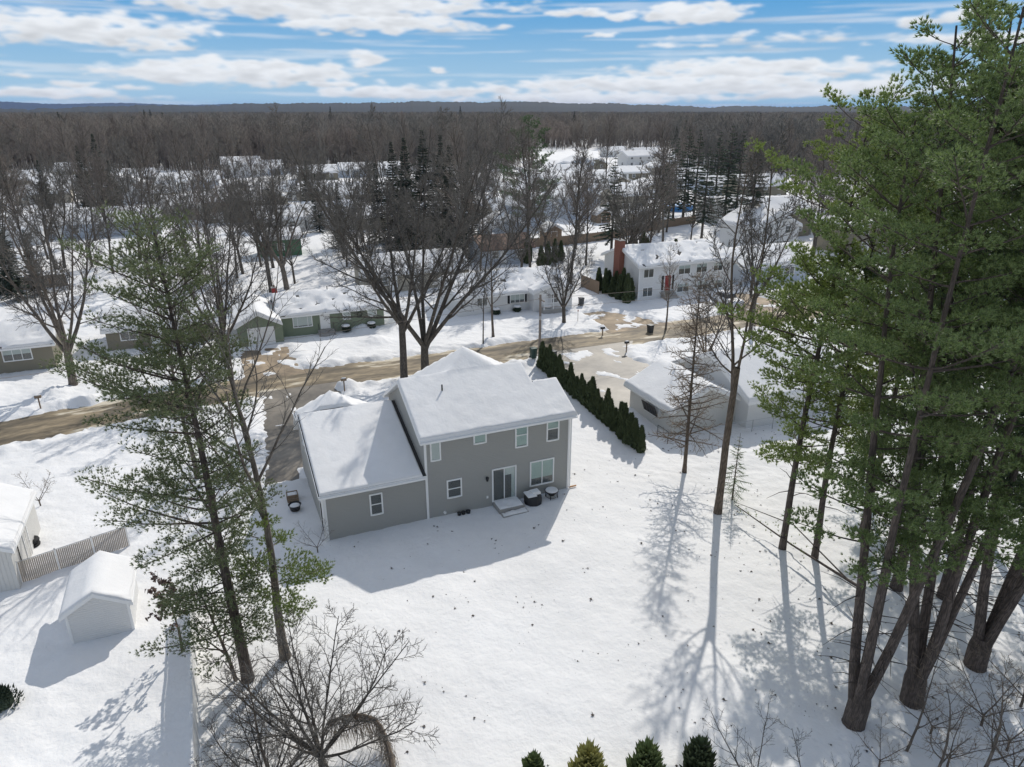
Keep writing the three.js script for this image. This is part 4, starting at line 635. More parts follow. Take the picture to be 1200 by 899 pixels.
function copyTree(src, pos, scale, turn, label, group, name) { const c = src.clone(); c.name = numbered(name ?? src.name.replace(/_\d{3}$/, '')); c.userData = { ...src.userData }; if (label) c.userData.label = label; if (group) c.userData.group = group; else if (group === null) delete c.userData.group; c.position.copy(pos); c.scale.setScalar(scale); c.rotation.y = turn; scene.add(c); return c; }
const gr = (x, y) => { const p = G(x, y), [u, v] = toUV(p.x, p.z); p.y = Math.abs(u) < 75 && Math.abs(v - 18) < 50 ? snowY(u, v) - 0.05 : -0.1; return p; };

// --- tall pines at the right ---
{
  const multi = pineTree(501, { height: 27, r: 0.46, fork: 1.7, stems: 4, open: 0.14, from: 0.28, wide: 3.8, whorl: 0.8, side: 2.7, puff: 22, rp: 0.31, per: 7, needle: 0.15, width: 0.024, snags: 16, turn: 0.5, skip: 0.38, shape: (q) => Math.pow(Math.sin(Math.PI * (0.14 + 0.62 * q)), 0.8) * (0.75 + 0.25 * Math.sin(q * 19)) });
  const single = pineTree(502, { height: 25, r: 0.3, fork: 1, stems: 1, from: 0.3, wide: 4.2, whorl: 0.72, side: 2.7, puff: 22, rp: 0.31, per: 7, needle: 0.15, width: 0.024, snags: 16, skip: 0.36, shape: (q) => Math.pow(Math.sin(Math.PI * (0.14 + 0.62 * q)), 0.8) * (0.75 + 0.25 * Math.sin(q * 19)) });
  const low = pineTree(503, { height: 18.8, r: 0.17, fork: 1, stems: 1, from: 0.26, wide: 4.0, whorl: 0.46, side: 2.9, puff: 21, rp: 0.29, per: 7, needle: 0.14, width: 0.022, snags: 8, skip: 0.32, shape: (q) => Math.pow(Math.sin(Math.PI * (0.14 + 0.62 * q)), 0.8) * (0.75 + 0.25 * Math.sin(q * 19)) });
  const G1 = 'tall pines along the right side of the yard';
  const a = addTree('pine_tree', 'huge many-stemmed white pine forking low, its trunk base in clear view', 'tree', multi, gr(1000, 848), { trunkM: M.barkPine, crownM: M.needle, group: G1 });
  copyTree(a, gr(1068, 822), 1.03, 2.1, 'white pine with paired thick stems just behind the low-forking pine', G1);
  copyTree(a, gr(1142, 782), 1.04, 4.0, 'white pine with stems splayed like a candelabra at the snowy bank', G1).children[1].material = M.needleB;
  copyTree(a, gr(1215, 800), 1.02, 5.2, 'white pine at the far end of the pine row, stems mostly hidden by boughs', G1).children[1].material = M.needleB;
  const L = 'single-stemmed tall pine standing in the dense pine row', b = addTree('single_pine', L, 'tree', single, gr(1105, 700), { trunkM: M.barkPine, crownM: M.needleB, group: G1 });
  for (const [x, y, s, t] of [[1190, 690, 1, 1.2], [1050, 690, 1.02, 2.2], [1160, 640, 1.02, 4.1]]) copyTree(b, gr(x, y), s, t, L, G1);
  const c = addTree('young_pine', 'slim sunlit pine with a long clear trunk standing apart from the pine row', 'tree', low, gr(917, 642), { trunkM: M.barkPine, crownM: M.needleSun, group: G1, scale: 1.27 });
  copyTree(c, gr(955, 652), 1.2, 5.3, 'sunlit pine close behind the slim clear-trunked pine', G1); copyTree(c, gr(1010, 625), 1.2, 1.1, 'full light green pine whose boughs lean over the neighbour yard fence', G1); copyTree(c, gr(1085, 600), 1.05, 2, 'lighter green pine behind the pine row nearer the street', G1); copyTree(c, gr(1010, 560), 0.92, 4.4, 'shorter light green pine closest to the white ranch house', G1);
  // hemlock understory: thin trunks with sparse low boughs
  const hem = spruceTree(504, { height: 9, r: 0.12, from: 0.12, step: 0.5, wide: 2.1, dense: 7, spray: 0.05, bare: 0.45 });
  addTree('hemlock_sapling', 'very thin dark sapling close behind the tall forked bare tree', 'tree', hem, gr(858, 585), { trunkM: M.barkTan, crownM: M.needleB, turn: 4, scale: 0.55 });
  // fallen limb reaching out from the pines
  const f = new Geo(), p0 = G(862, 592, 0.7), p1 = G(1010, 690, 1.2), mid = p0.clone().lerp(p1, 0.5).add(V(0, -0.15, 0)); const q = (v) => v.clone().sub(p1); f.tube([q(p1), q(mid), q(p0)], [0.09, 0.06, 0.03], 6); const p2 = G(860, 588, 0.9), m2 = G(930, 615, 1.1); f.tube([q(p1.clone().lerp(p0, 0.1)), q(m2), q(p2)], [0.05, 0.04, 0.015], 5); const rnd = rng(9), fl = new Geo(); fl.wood = f; for (let k = 0; k < 46; k++) { const t = 0.35 + rnd() * 0.65, c = q(p1).lerp(q(p0), t); c.y += (rnd() - 0.3) * 0.5; c.x += (rnd() - 0.5) * 1.2; c.z += (rnd() - 0.5) * 1.2; tuft(fl, c, V(rnd() - 0.5, 0.4, rnd() - 0.5).normalize(), 0.16, 0.014, 7, rnd); }
  const o = thing('broken_pine_limb', 'long broken pine limb with needles slanting from the pine row to the snow', 'branch', p1, 0); part('limb', f.make(), M.barkPine, o); part('needles', fl.make(), M.needleLime, o);
}
// --- left pair ---
{
  const v = pineTree(511, { height: 20, r: 0.28, stems: 1, from: 0.14, wide: 3.5, whorl: 0.36, side: 3.6, puff: 19, rp: 0.34, sweep: 0.6, per: 7, needle: 0.135, width: 0.016, snags: 18, skip: 0.2, lift: 0.035, bare: 0.2, shape: (q) => (0.42 + 0.55 * Math.sin(Math.PI * (0.1 + 0.72 * q)) * (0.75 + 0.4 * Math.sin(q * 23))) * (q > 0.9 ? 0.7 : 1), lean: [-0.03, 0.0], side4: (a, q) => (Math.cos(a) < -0.1 ? 1.1 : 0.75) * (q < 0.45 && Math.cos(a) < -0.6 ? 1.35 : 1) });
  addTree('pine_tree', 'tall white pine standing alone beside the white vinyl fence', 'tree', v, gr(291, 796), { trunkM: M.barkPine, crownM: M.needleGrey });
  const t = bareTree(512, { height: 20, r: 0.23, fork: 0.5, stems: 1, t0: 0.34, lean: [-0.1, -0.05], levels: [[22, 42, 0.36], [11, 42, 0.42], [7, 38, 0.5]], twigR: 0.012 });
  const o = addTree('leaning_bare_tree', 'slender leaning leafless tree with lime green boughs low on its trunk', 'tree', t, gr(335, 772), { trunkM: M.barkPale, crownM: M.twig });
  const T = new Geo(), C = new Geo(); C.wood = T; const rnd = rng(77); for (const [y, a, l] of [[3.2, 0.3, 1.8], [3.9, -0.5, 2.6], [4.3, 0.9, 2.4], [4.6, 2.9, 2.0], [5.0, 0.1, 2.8], [5.5, -1.4, 1.7], [5.8, 1.6, 1.6], [6.4, 3.5, 1.2], [7.2, 0.4, 0.9], [2.2, 0.2, 0.9]]) bough(T, C, V(-0.09 * y, y, -0.05 * y), V(Math.cos(a), 0.05, Math.sin(a)), l, 0.03, rnd, { bare: 0.12, side: 5, puff: 24, rp: 0.34, per: 8, needle: 0.14, width: 0.018, lift: -0.02 });
  part('bough_wood', T.make(), M.barkPale, o); part('green_boughs', C.make(), M.needleLime, o);
  addTree('hidden_bare_tree', 'leafless tree mostly hidden behind the lone pine, casting long streaks by the shed', 'tree', t, gr(232, 560), { trunkM: M.barkPale, crownM: M.twig, scale: 0.8, turn: 2.4 });
  const s = bareTree(513, { height: 5.5, r: 0.11, fork: 0.3, stems: 1, t0: 0.25, lean: [-0.1, 0], levels: [[14, 60, 0.42], [7, 45, 0.5], [4, 40, 0.5]], twigR: 0.01 }); addTree('thin_bare_sapling', 'short leafless sapling touching the trunk of the lone pine', 'tree', s, gr(277, 797), { trunkM: M.barkTan, crownM: M.twig });
}
// --- big leafless trees between house and street, and street trees ---
const big = [
  bareTree(601, { height: 26, r: 0.42, fork: 0.12, stems: 7, spreadAngle: 33, levels: [[14, 40, 0.27], [10, 42, 0.42], [9, 40, 0.5], [5, 38, 0.6]], twigR: 0.015, stemLift: 0.03 }),
  bareTree(602, { height: 22, r: 0.36, fork: 0.28, stems: 5, spreadAngle: 36, levels: [[13, 42, 0.32], [10, 44, 0.42], [9, 42, 0.5], [4, 38, 0.6]], twigR: 0.015 }),
  bareTree(603, { height: 17.5, r: 0.34, fork: 0.2, stems: 6, spreadAngle: 32, levels: [[11, 40, 0.33], [10, 42, 0.44], [8, 40, 0.5], [3, 40, 0.6]], twigR: 0.014 }),
];
const mid = [
  bareTree(611, { height: 16, r: 0.24, fork: 0.34, stems: 4, spreadAngle: 30, levels: [[9, 42, 0.34], [8, 44, 0.45], [7, 42, 0.5]], twigR: 0.017 }),
  bareTree(612, { height: 18, r: 0.26, fork: 0.3, stems: 1, t0: 0.28, levels: [[24, 44, 0.27], [9, 42, 0.42], [7, 40, 0.5]], twigR: 0.017 }),
  bareTree(613, { height: 14, r: 0.22, fork: 0.22, stems: 5, spreadAngle: 34, levels: [[8, 42, 0.36], [8, 44, 0.45], [6, 42, 0.5]], twigR: 0.017 }),
];
{
  const a = addTree('maple_tree', 'great leafless maple with many fanned limbs standing by the street, right of its pair', 'tree', big[0], gr(498, 436), { turn: 0.4, scale: 0.99 });
  addTree('maple_tree', 'great leafless maple with a straighter forked trunk, left of the street pair', 'tree', big[1], gr(474, 448), { turn: 2.2, scale: 0.96 });
  addTree('street_tree', 'leafless tree with a thick pale trunk forking low before the olive house', 'tree', big[2], gr(86, 452), { turn: 1, trunkM: M.barkPale, scale: 1.08 });
  addTree('front_yard_tree', 'slim upright leafless tree beside the pale ranch house lawn', 'tree', mid[1], gr(578, 395), { turn: 1, scale: 0.66, trunkM: M.barkPale });
  addTree('front_yard_tree', 'leafless tree forked in a wide V in front of the porch steps', 'tree', big[2], gr(661, 378), { turn: 3.4, scale: 0.68, trunkM: M.bark });
  const thin = bareTree(621, { height: 9, r: 0.09, fork: 0.3, stems: 1, t0: 0.4, levels: [[14, 34, 0.25], [6, 40, 0.42], [4, 38, 0.5]], twigR: 0.012 }); addTree('thin_street_tree', 'very thin dark leafless tree next to the slim upright tree', 'tree', thin, gr(566, 404), {});
  addTree('rear_yard_tree', 'stout leafless tree directly behind the green ranch house chimney', 'tree', big[1], gr(318, 342), { turn: 0.2, scale: 0.86 });
  addTree('rear_yard_tree', 'leafless tree with fan of leaning stems behind the green ranch roof', 'tree', big[2], gr(336, 338), { turn: 2.6, scale: 1.1, trunkM: M.barkPale });
  addTree('rear_yard_tree', 'spreading leafless tree between the lone pine and the green garage', 'tree', big[2], gr(268, 428), { turn: 4.1, scale: 0.95, trunkM: M.bark });
  // tall forked tree in the yard
  const fork = bareTree(631, { height: 20, r: 0.19, fork: 0.42, stems: 2, spreadAngle: 10, t0: 0.05, levels: [[15, 44, 0.30], [8, 42, 0.42], [7, 40, 0.5], [4, 38, 0.55]], twigR: 0.015, lean: [0.01, 0] }); addTree('tall_forked_tree', 'tall leafless tree forking halfway, with a long shadow down the snowy yard', 'tree', fork, gr(841, 600), { trunkM: M.barkTan, crownM: M.twig, turn: 0.7, scale: 1.18 });
  // bare conifer with fine horizontal branches
  const larch = bareTree(632, { height: 14.2, r: 0.16, fork: 0.3, stems: 1, t0: 0.16, wander: 0.02, levels: [[150, 84, 0.17], [10, 46, 0.36], [5, 40, 0.45]], twigR: 0.014, lift: 0.02, tipLift: 0 }); addTree('bare_larch', 'straight reddish bare conifer with fine level branches by the hedge end', 'tree', larch, gr(802, 553), { trunkM: M.barkTan, crownM: M.twigTan });
  addTree('bushy_bare_tree', 'yellowish bushy leafless tree before the white ranch roof', 'tree', mid[2], W3(31.5, 13.5), { trunkM: M.barkPale, crownM: M.twigTan, turn: 1, scale: 0.78 });
  addTree('front_lawn_tree', 'small leafless tree on the lawn before the white raised house', 'tree', mid[1], gr(780, 385), { turn: 3, scale: 0.55, trunkM: M.barkPale, crownM: M.twigTan });
  addTree('roadside_tree', 'wide leafless tree on the street beyond the white ranch house', 'tree', mid[0], W3(46, 24), { turn: 3, scale: 0.95 });
  addTree('roadside_tree', 'leafless tree at the kerb behind the white parked car', 'tree', mid[2], gr(880, 345), { turn: 5, scale: 0.95 });
}
// --- evergreens in the middle distance ---
{
  const sp = spruceTree(641, { height: 20, r: 0.3, from: 0.06, step: 0.4, wide: 3.6, dense: 5, spray: 0.2 }), sp2 = spruceTree(642, { height: 17, r: 0.28, from: 0.22, step: 0.55, wide: 3.4, dense: 4, spray: 0.2, bare: 0.25 }), pf = pineTree(643, { height: 21, r: 0.35, stems: 1, from: 0.22, wide: 5.2, whorl: 0.9, side: 2.2, puff: 8, rp: 0.5, per: 5, needle: 0.34, width: 0.05, snags: 6 });
  const s = addTree('spruce_tree', 'dark narrow spruce standing by the stockade fence', 'tree', sp2, gr(716, 302), { trunkM: M.bark, crownM: M.spruce, scale: 1.0 });
  addTree('background_pine', 'big feathery green pine behind the pale ranch house', 'tree', pf, gr(620, 282), { trunkM: M.barkPine, crownM: M.needleB, scale: 1.08 });
  const L1 = 'dark spruce behind the great maples', g1 = 'dark spruces behind the great maples', s1 = addTree('dark_spruce', L1, 'tree', sp, gr(480, 300), { trunkM: M.bark, crownM: M.spruceFar, group: g1, scale: 1.0 });
  for (const [x, y, k] of [[500, 292, 1.05], [465, 290, 0.95], [530, 305, 0.95], [520, 285, 1.0], [550, 300, 0.8], [445, 285, 0.75]]) copyTree(s1, gr(x, y), k, x, L1, g1);
  const L2 = 'tall dark evergreen in the grove by the blue pool', g2 = 'dark evergreens round the blue pool', s2 = addTree('grove_evergreen', L2, 'tree', sp2, gr(772, 272), { trunkM: M.bark, crownM: M.spruce, group: g2, scale: 1.05 });
  for (const [x, y, k] of [[788, 262, 1.1], [800, 258, 1.2], [822, 280, 1.05], [812, 262, 1.2], [848, 262, 1.25], [836, 250, 1.15], [860, 270, 1.2], [780, 250, 1.1], [876, 290, 1.15]]) copyTree(s2, gr(x, y), k, x * 1.7, L2, g2);
  const L3 = 'dark evergreen among the left background roofs', g3 = 'evergreens among the left background roofs', s3 = addTree('left_evergreen', L3, 'tree', sp, gr(108, 262), { trunkM: M.bark, crownM: M.spruceFar, group: g3, scale: 0.85 });
  for (const [x, y, k] of [[126, 250, 0.95], [60, 262, 0.7], [140, 262, 0.7], [20, 352, 0.6], [4, 345, 0.7], [45, 345, 0.45], [400, 290, 0.6], [365, 262, 0.7], [375, 272, 0.6]]) copyTree(s3, gr(x, y), k, x, L3, g3);
  const L4 = 'far evergreen rising above the woods', g4 = 'evergreens rising above the far woods', r = rng(31), s4 = addTree('far_evergreen', L4, 'tree', sp, gr(175, 168), { crownM: M.spruceFar, group: g4, scale: 1.25 });
  for (const [x, y, k] of [[182, 168, 1.3], [188, 170, 1.2], [196, 170, 1.1], [160, 172, 1.0], [170, 176, 1], [845, 182, 0.9], [850, 185, 1.0], [858, 184, 0.95], [872, 183, 1.0], [880, 182, 0.9], [890, 180, 1.0], [897, 182, 0.9], [905, 184, 0.95], [912, 180, 0.9], [853, 180, 0.8], [540, 158, 1.3], [570, 152, 1.3], [720, 160, 1.2], [390, 165, 1.2], [640, 172, 1.1], [790, 190, 1.0], [800, 194, 1.0], ...[...Array(60)].map(() => [r() * 1000, 140 + r() * 32, 0.8 + r() * 0.35])]) { const p = G(x, y); p.y = -0.2; copyTree(s4, p, k * (0.85 + r() * 0.3), r() * 6, L4, g4); }
}
// --- hedge and clipped evergreens ---
{
  const A = [arborGeo(651, 2.75, 0.47, 3000), arborGeo(652, 2.35, 0.5, 3000), arborGeo(653, 3.1, 0.44, 3000)], L = 'dense dark arborvitae in the hedge row between the two yards', g = 'arborvitae hedge between the yards', r = rng(8), src = A.map((v, k) => null);
  for (let k = 0; k < 25; k++) { const t = k / 24, u = mix(18.7, 17.5, t) + (r() - 0.5) * 0.15, v = mix(22.4, 2.9, t), s = k < 3 ? 1.0 + r() * 0.15 : 0.78 + r() * 0.36, q = k % 3, pos = W3(u, v, -0.1); if (!src[q]) src[q] = addTree('arborvitae', L, 'shrub', A[q], pos, { scale: s, turn: r() * 6, group: g, trunkM: M.bark, crownM: M.arbor, crownName: 'foliage', trunkName: 'stem' }); else { const c = copyTree(src[q], pos, s, r() * 6, L, g, 'arborvitae'); c.rotation.x = (r() - 0.5) * 0.1; c.rotation.z = (r() - 0.5) * 0.1; } }
  const L2 = 'arborvitae in the tight clump against the white raised house', g2 = 'arborvitae clump against the white raised house'; for (let k = 0; k < 9; k++) copyTree(src[k % 3], W3(40.2 + (k % 2) * 1.1, 49 - k * 0.95, -0.1), 1.2 + r() * 0.25, r() * 6, L2, g2, 'clump_arborvitae');
  const L3 = 'upright dark evergreen in the row behind the white raised house', g3 = 'evergreens behind the white raised house'; for (const [x, y] of [[723, 308], [738, 307], [744, 306], [752, 305], [757, 304], [769, 308], [790, 306], [618, 308], [634, 312], [642, 310], [650, 308], [657, 306]]) copyTree(src[(x | 0) % 3], gr(x, y), 1.3 + r() * 0.5, r() * 6, L3, g3, 'upright_evergreen');
  // four young evergreens at the bottom of the yard
  const B = arborGeo(655, 1.45, 0.46, 1100, 0.34);
  for (const [x, h, m, l, s] of [[625, 885, M.yew, 'smallest young evergreen tip poking up at the yard edge', 0.8], [691, 876, M.yewGold, 'golden green young evergreen at the yard edge', 1.1], [760, 873, M.yew, 'twin-topped young evergreen at the yard edge', 1.1], [822, 869, M.arbor, 'darkest young evergreen at the foot of the long tree shadow', 1.1]]) { const p = G(x, h, 1.72 * s); p.y = -0.05; addTree('young_evergreen', l, 'shrub', B, p, { scale: s, turn: x, trunkM: M.bark, crownM: m, crownName: 'foliage', trunkName: 'stem' }); }
  const low = arborGeo(656, 0.8, 0.55, 900, 0.14), L5 = 'low rounded shrub capped with snow by a house entry', g5 = 'foundation shrubs by the house entries'; 
  for (const [u, v] of [[3.2, 43.0], [6.2, 43.0], [22, 43], [25, 43.1], [28.6, 41.6]]) { const s = addTree('foundation_shrub', L5, 'shrub', low, W3(u, v, 0), { group: g5, trunkM: M.bark, crownM: M.spruce, turn: u, crownName: 'foliage', trunkName: 'stem' }); part('snow', new THREE.SphereGeometry(0.5, 12, 8).scale(1, 0.35, 0.9).translate(0, 0.72, 0), M.roofSnow, s); }
}
// --- bare brush in the foreground ---
{
  const br = bareTree(661, { height: 4.6, r: 0.1, fork: 0.12, stems: 12, spreadAngle: 62, levels: [[12, 42, 0.42], [9, 46, 0.5], [6, 42, 0.55]], twigR: 0.007, lift: 0.05, stemLift: 0.05 });
  addTree('brush_clump', 'tangled leafless brush heap at the yard corner near the fence', 'shrub', br, gr(378, 900), { trunkM: M.bark, crownM: M.twig, scale: 1.38, turn: 0.3, trunkName: 'stems', crownName: 'twigs' });
  addTree('brush_clump', 'second leafless brush heap grown through by a tall stick', 'shrub', br, gr(318, 935), { trunkM: M.bark, crownM: M.twig, scale: 0.95, turn: 2.1, trunkName: 'stems', crownName: 'twigs' });
  // arching vine-hung trunk
  const T = new Geo(), C = new Geo(), rnd = rng(66), p0 = gr(462, 925), P = [[462, 925, 0], [456, 880, 0.6], [440, 845, 1.35], [415, 838, 1.75], [385, 846, 1.8]].map(([x, y, h]) => G(x, y, h).sub(p0)); const cv = new THREE.CatmullRomCurve3(P), pts = cv.getPoints(14); T.tube(pts, pts.map((_, k) => mix(0.13, 0.05, k / 14)), 7);
  for (let k = 0; k < 620; k++) { const c = cv.getPoint(0.15 + rnd() * 0.85), l = 0.4 + rnd() * 1.3, e = c.clone().add(V((rnd() - 0.5) * 0.7, -l, (rnd() - 0.5) * 0.7)); e.y = Math.max(e.y, -0.1); const m = c.clone().lerp(e, 0.5).add(V((rnd() - 0.5) * 0.3, 0.1, (rnd() - 0.5) * 0.3)); C.spike(c, m, 0.014); C.spike(m, e, 0.011); if (rnd() < 0.5) C.spike(c, c.clone().add(V((rnd() - 0.5) * 0.5, rnd() * 0.35, (rnd() - 0.5) * 0.5)), 0.007); }
  const o = thing('arched_vine_trunk', 'brown arching trunk hung with a curtain of dry vines', 'vine', p0, 0); part('trunk', T.make(), M.barkTan, o); part('vines', C.make(), M.twigTan, o);
  const st = bareTree(662, { height: 5.6, r: 0.07, fork: 0.3, stems: 1, t0: 0.2, wander: 0.13, levels: [[16, 52, 0.34], [6, 44, 0.45], [4, 40, 0.5]], twigR: 0.007 }); addTree('tall_stick_sapling', 'thin wavy leafless sapling rising through the brush', 'tree', st, gr(316, 905), { trunkM: M.barkTan, crownM: M.twig });
  // saplings along the lower right
  const sp = bareTree(663, { height: 5.2, r: 0.075, fork: 0.2, stems: 3, spreadAngle: 34, levels: [[9, 46, 0.42], [7, 46, 0.45], [4, 40, 0.5]], twigR: 0.007, stemLift: 0.02 });
  addTree('bent_sapling', 'dark bent leafless sapling spreading over the lower snow', 'tree', sp, gr(880, 945), { trunkM: M.bark, crownM: M.twig, scale: 0.8, turn: 0.5 });
  addTree('bent_sapling', 'leafless sapling in front of the low-forking pine trunk', 'tree', sp, gr(945, 960), { trunkM: M.bark, crownM: M.twig, scale: 0.8, turn: 2.2 });
  const ar = bareTree(664, { height: 6.5, r: 0.11, fork: 0.2, stems: 1, t0: 0.25, lean: [-0.35, 0], bow: V(0.07, 0.01, 0), wander: 0.12, levels: [[15, 55, 0.36], [7, 46, 0.45], [4, 40, 0.5]], twigR: 0.008 });
  addTree('leaning_sapling', 'pale leaning leafless sapling at the foot of the candelabra pine', 'tree', ar, gr(1135, 925), { trunkM: M.barkPale, crownM: M.twigTan, turn: 3.0, scale: 0.85 });
  addTree('leaning_sapling', 'pale arched leafless sapling crossing before the paired-stem pine', 'tree', ar, gr(1075, 930), { trunkM: M.barkPale, crownM: M.twigTan, turn: 2.4, scale: 0.8 });
  addTree('leaning_sapling', 'slim upright pale sapling amid the pine stems', 'tree', st, gr(1062, 880), { trunkM: M.barkPale, crownM: M.twigTan, turn: 1.4, scale: 0.9 });
  const bl = bareTree(665, { height: 3.0, r: 0.05, fork: 0.2, stems: 4, spreadAngle: 50, levels: [[8, 50, 0.42], [6, 46, 0.5], [4, 40, 0.5]], twigR: 0.006 });
  const L = 'low bare thicket bush under the right pines', g = 'bare thicket bushes under the pines', b0 = addTree('thicket_bush', L, 'shrub', bl, gr(1180, 880), { trunkM: M.barkTan, crownM: M.twigTan, group: g, trunkName: 'stems', crownName: 'twigs' }); for (const [x, y, s] of [[1150, 850, 1.1], [1195, 830, 1.2], [1110, 900, 0.9], [1030, 900, 0.7], [1185, 920, 1.2], [1090, 860, 0.8]]) copyTree(b0, gr(x, y), s, x, L, g);
  addTree('open_shrub', 'small bare vase-shaped shrub on the lawn near the outbuilding', 'shrub', bl, gr(48, 594), { trunkM: M.barkTan, crownM: M.twigTan, scale: 0.9, turn: 1, trunkName: 'stems', crownName: 'twigs' });
  addTree('twiggy_bush', 'bare twiggy bush against the garage corner of the grey house', 'shrub', bl, W3(-6.9, -0.9, -0.05), { trunkM: M.barkPale, crownM: std(lc(0.36, 0.34, 0.32), 0.95), scale: 0.75, turn: 1, trunkName: 'stems', crownName: 'twigs' });
  addTree('twiggy_bush', 'bare bush at the corner of the green ranch house', 'shrub', bl, W3(9.2, 43.2, -0.05), { trunkM: M.barkTan, crownM: M.twigTan, scale: 0.9, turn: 3, trunkName: 'stems', crownName: 'twigs' });
  // brown-leaved sapling over the white fence
  const oak = bareTree(666, { height: 4.6, r: 0.07, fork: 0.3, stems: 2, spreadAngle: 40, levels: [[9, 56, 0.42], [6, 46, 0.5], [3, 40, 0.5]], twigR: 0.007 }), ot = addTree('brown_leaf_sapling', 'sapling holding shrivelled brown leaves over the white vinyl fence', 'tree', oak, gr(214, 765), { trunkM: M.barkTan, crownM: M.twig }); const LV = new Geo(), pp = oak.crown.attributes.position, r2 = rng(68); for (let k = 0; k < pp.count; k += 2) { if (r2() < 0.72) continue; const x = pp.getX(k), y = pp.getY(k), z = pp.getZ(k), s = 0.07 + r2() * 0.06, a = r2() * 6.28, b = r2() * 2; LV.tri(x, y, z, x + Math.cos(a) * s, y - s * 0.5 * b, z + Math.sin(a) * s, x + Math.cos(a + 1) * s, y - s * b, z + Math.sin(a + 1) * s); LV.tri(x, y, z, x + Math.cos(a + 1) * s, y - s * b, z + Math.sin(a + 1) * s, x + Math.cos(a + 1.8) * s, y - s * 0.4, z + Math.sin(a + 1.8) * s); } part('leaves', LV.make(), M.deadLeaf, ot);
  addTree('dark_bush', 'dark leafy bush peeking in beside the shed shadow', 'shrub', arborGeo(667, 1.2, 0.8, 700, 0.14), gr(5, 828), { trunkM: M.bark, crownM: M.spruce, scale: 0.9, crownName: 'foliage', trunkName: 'stem' });
}
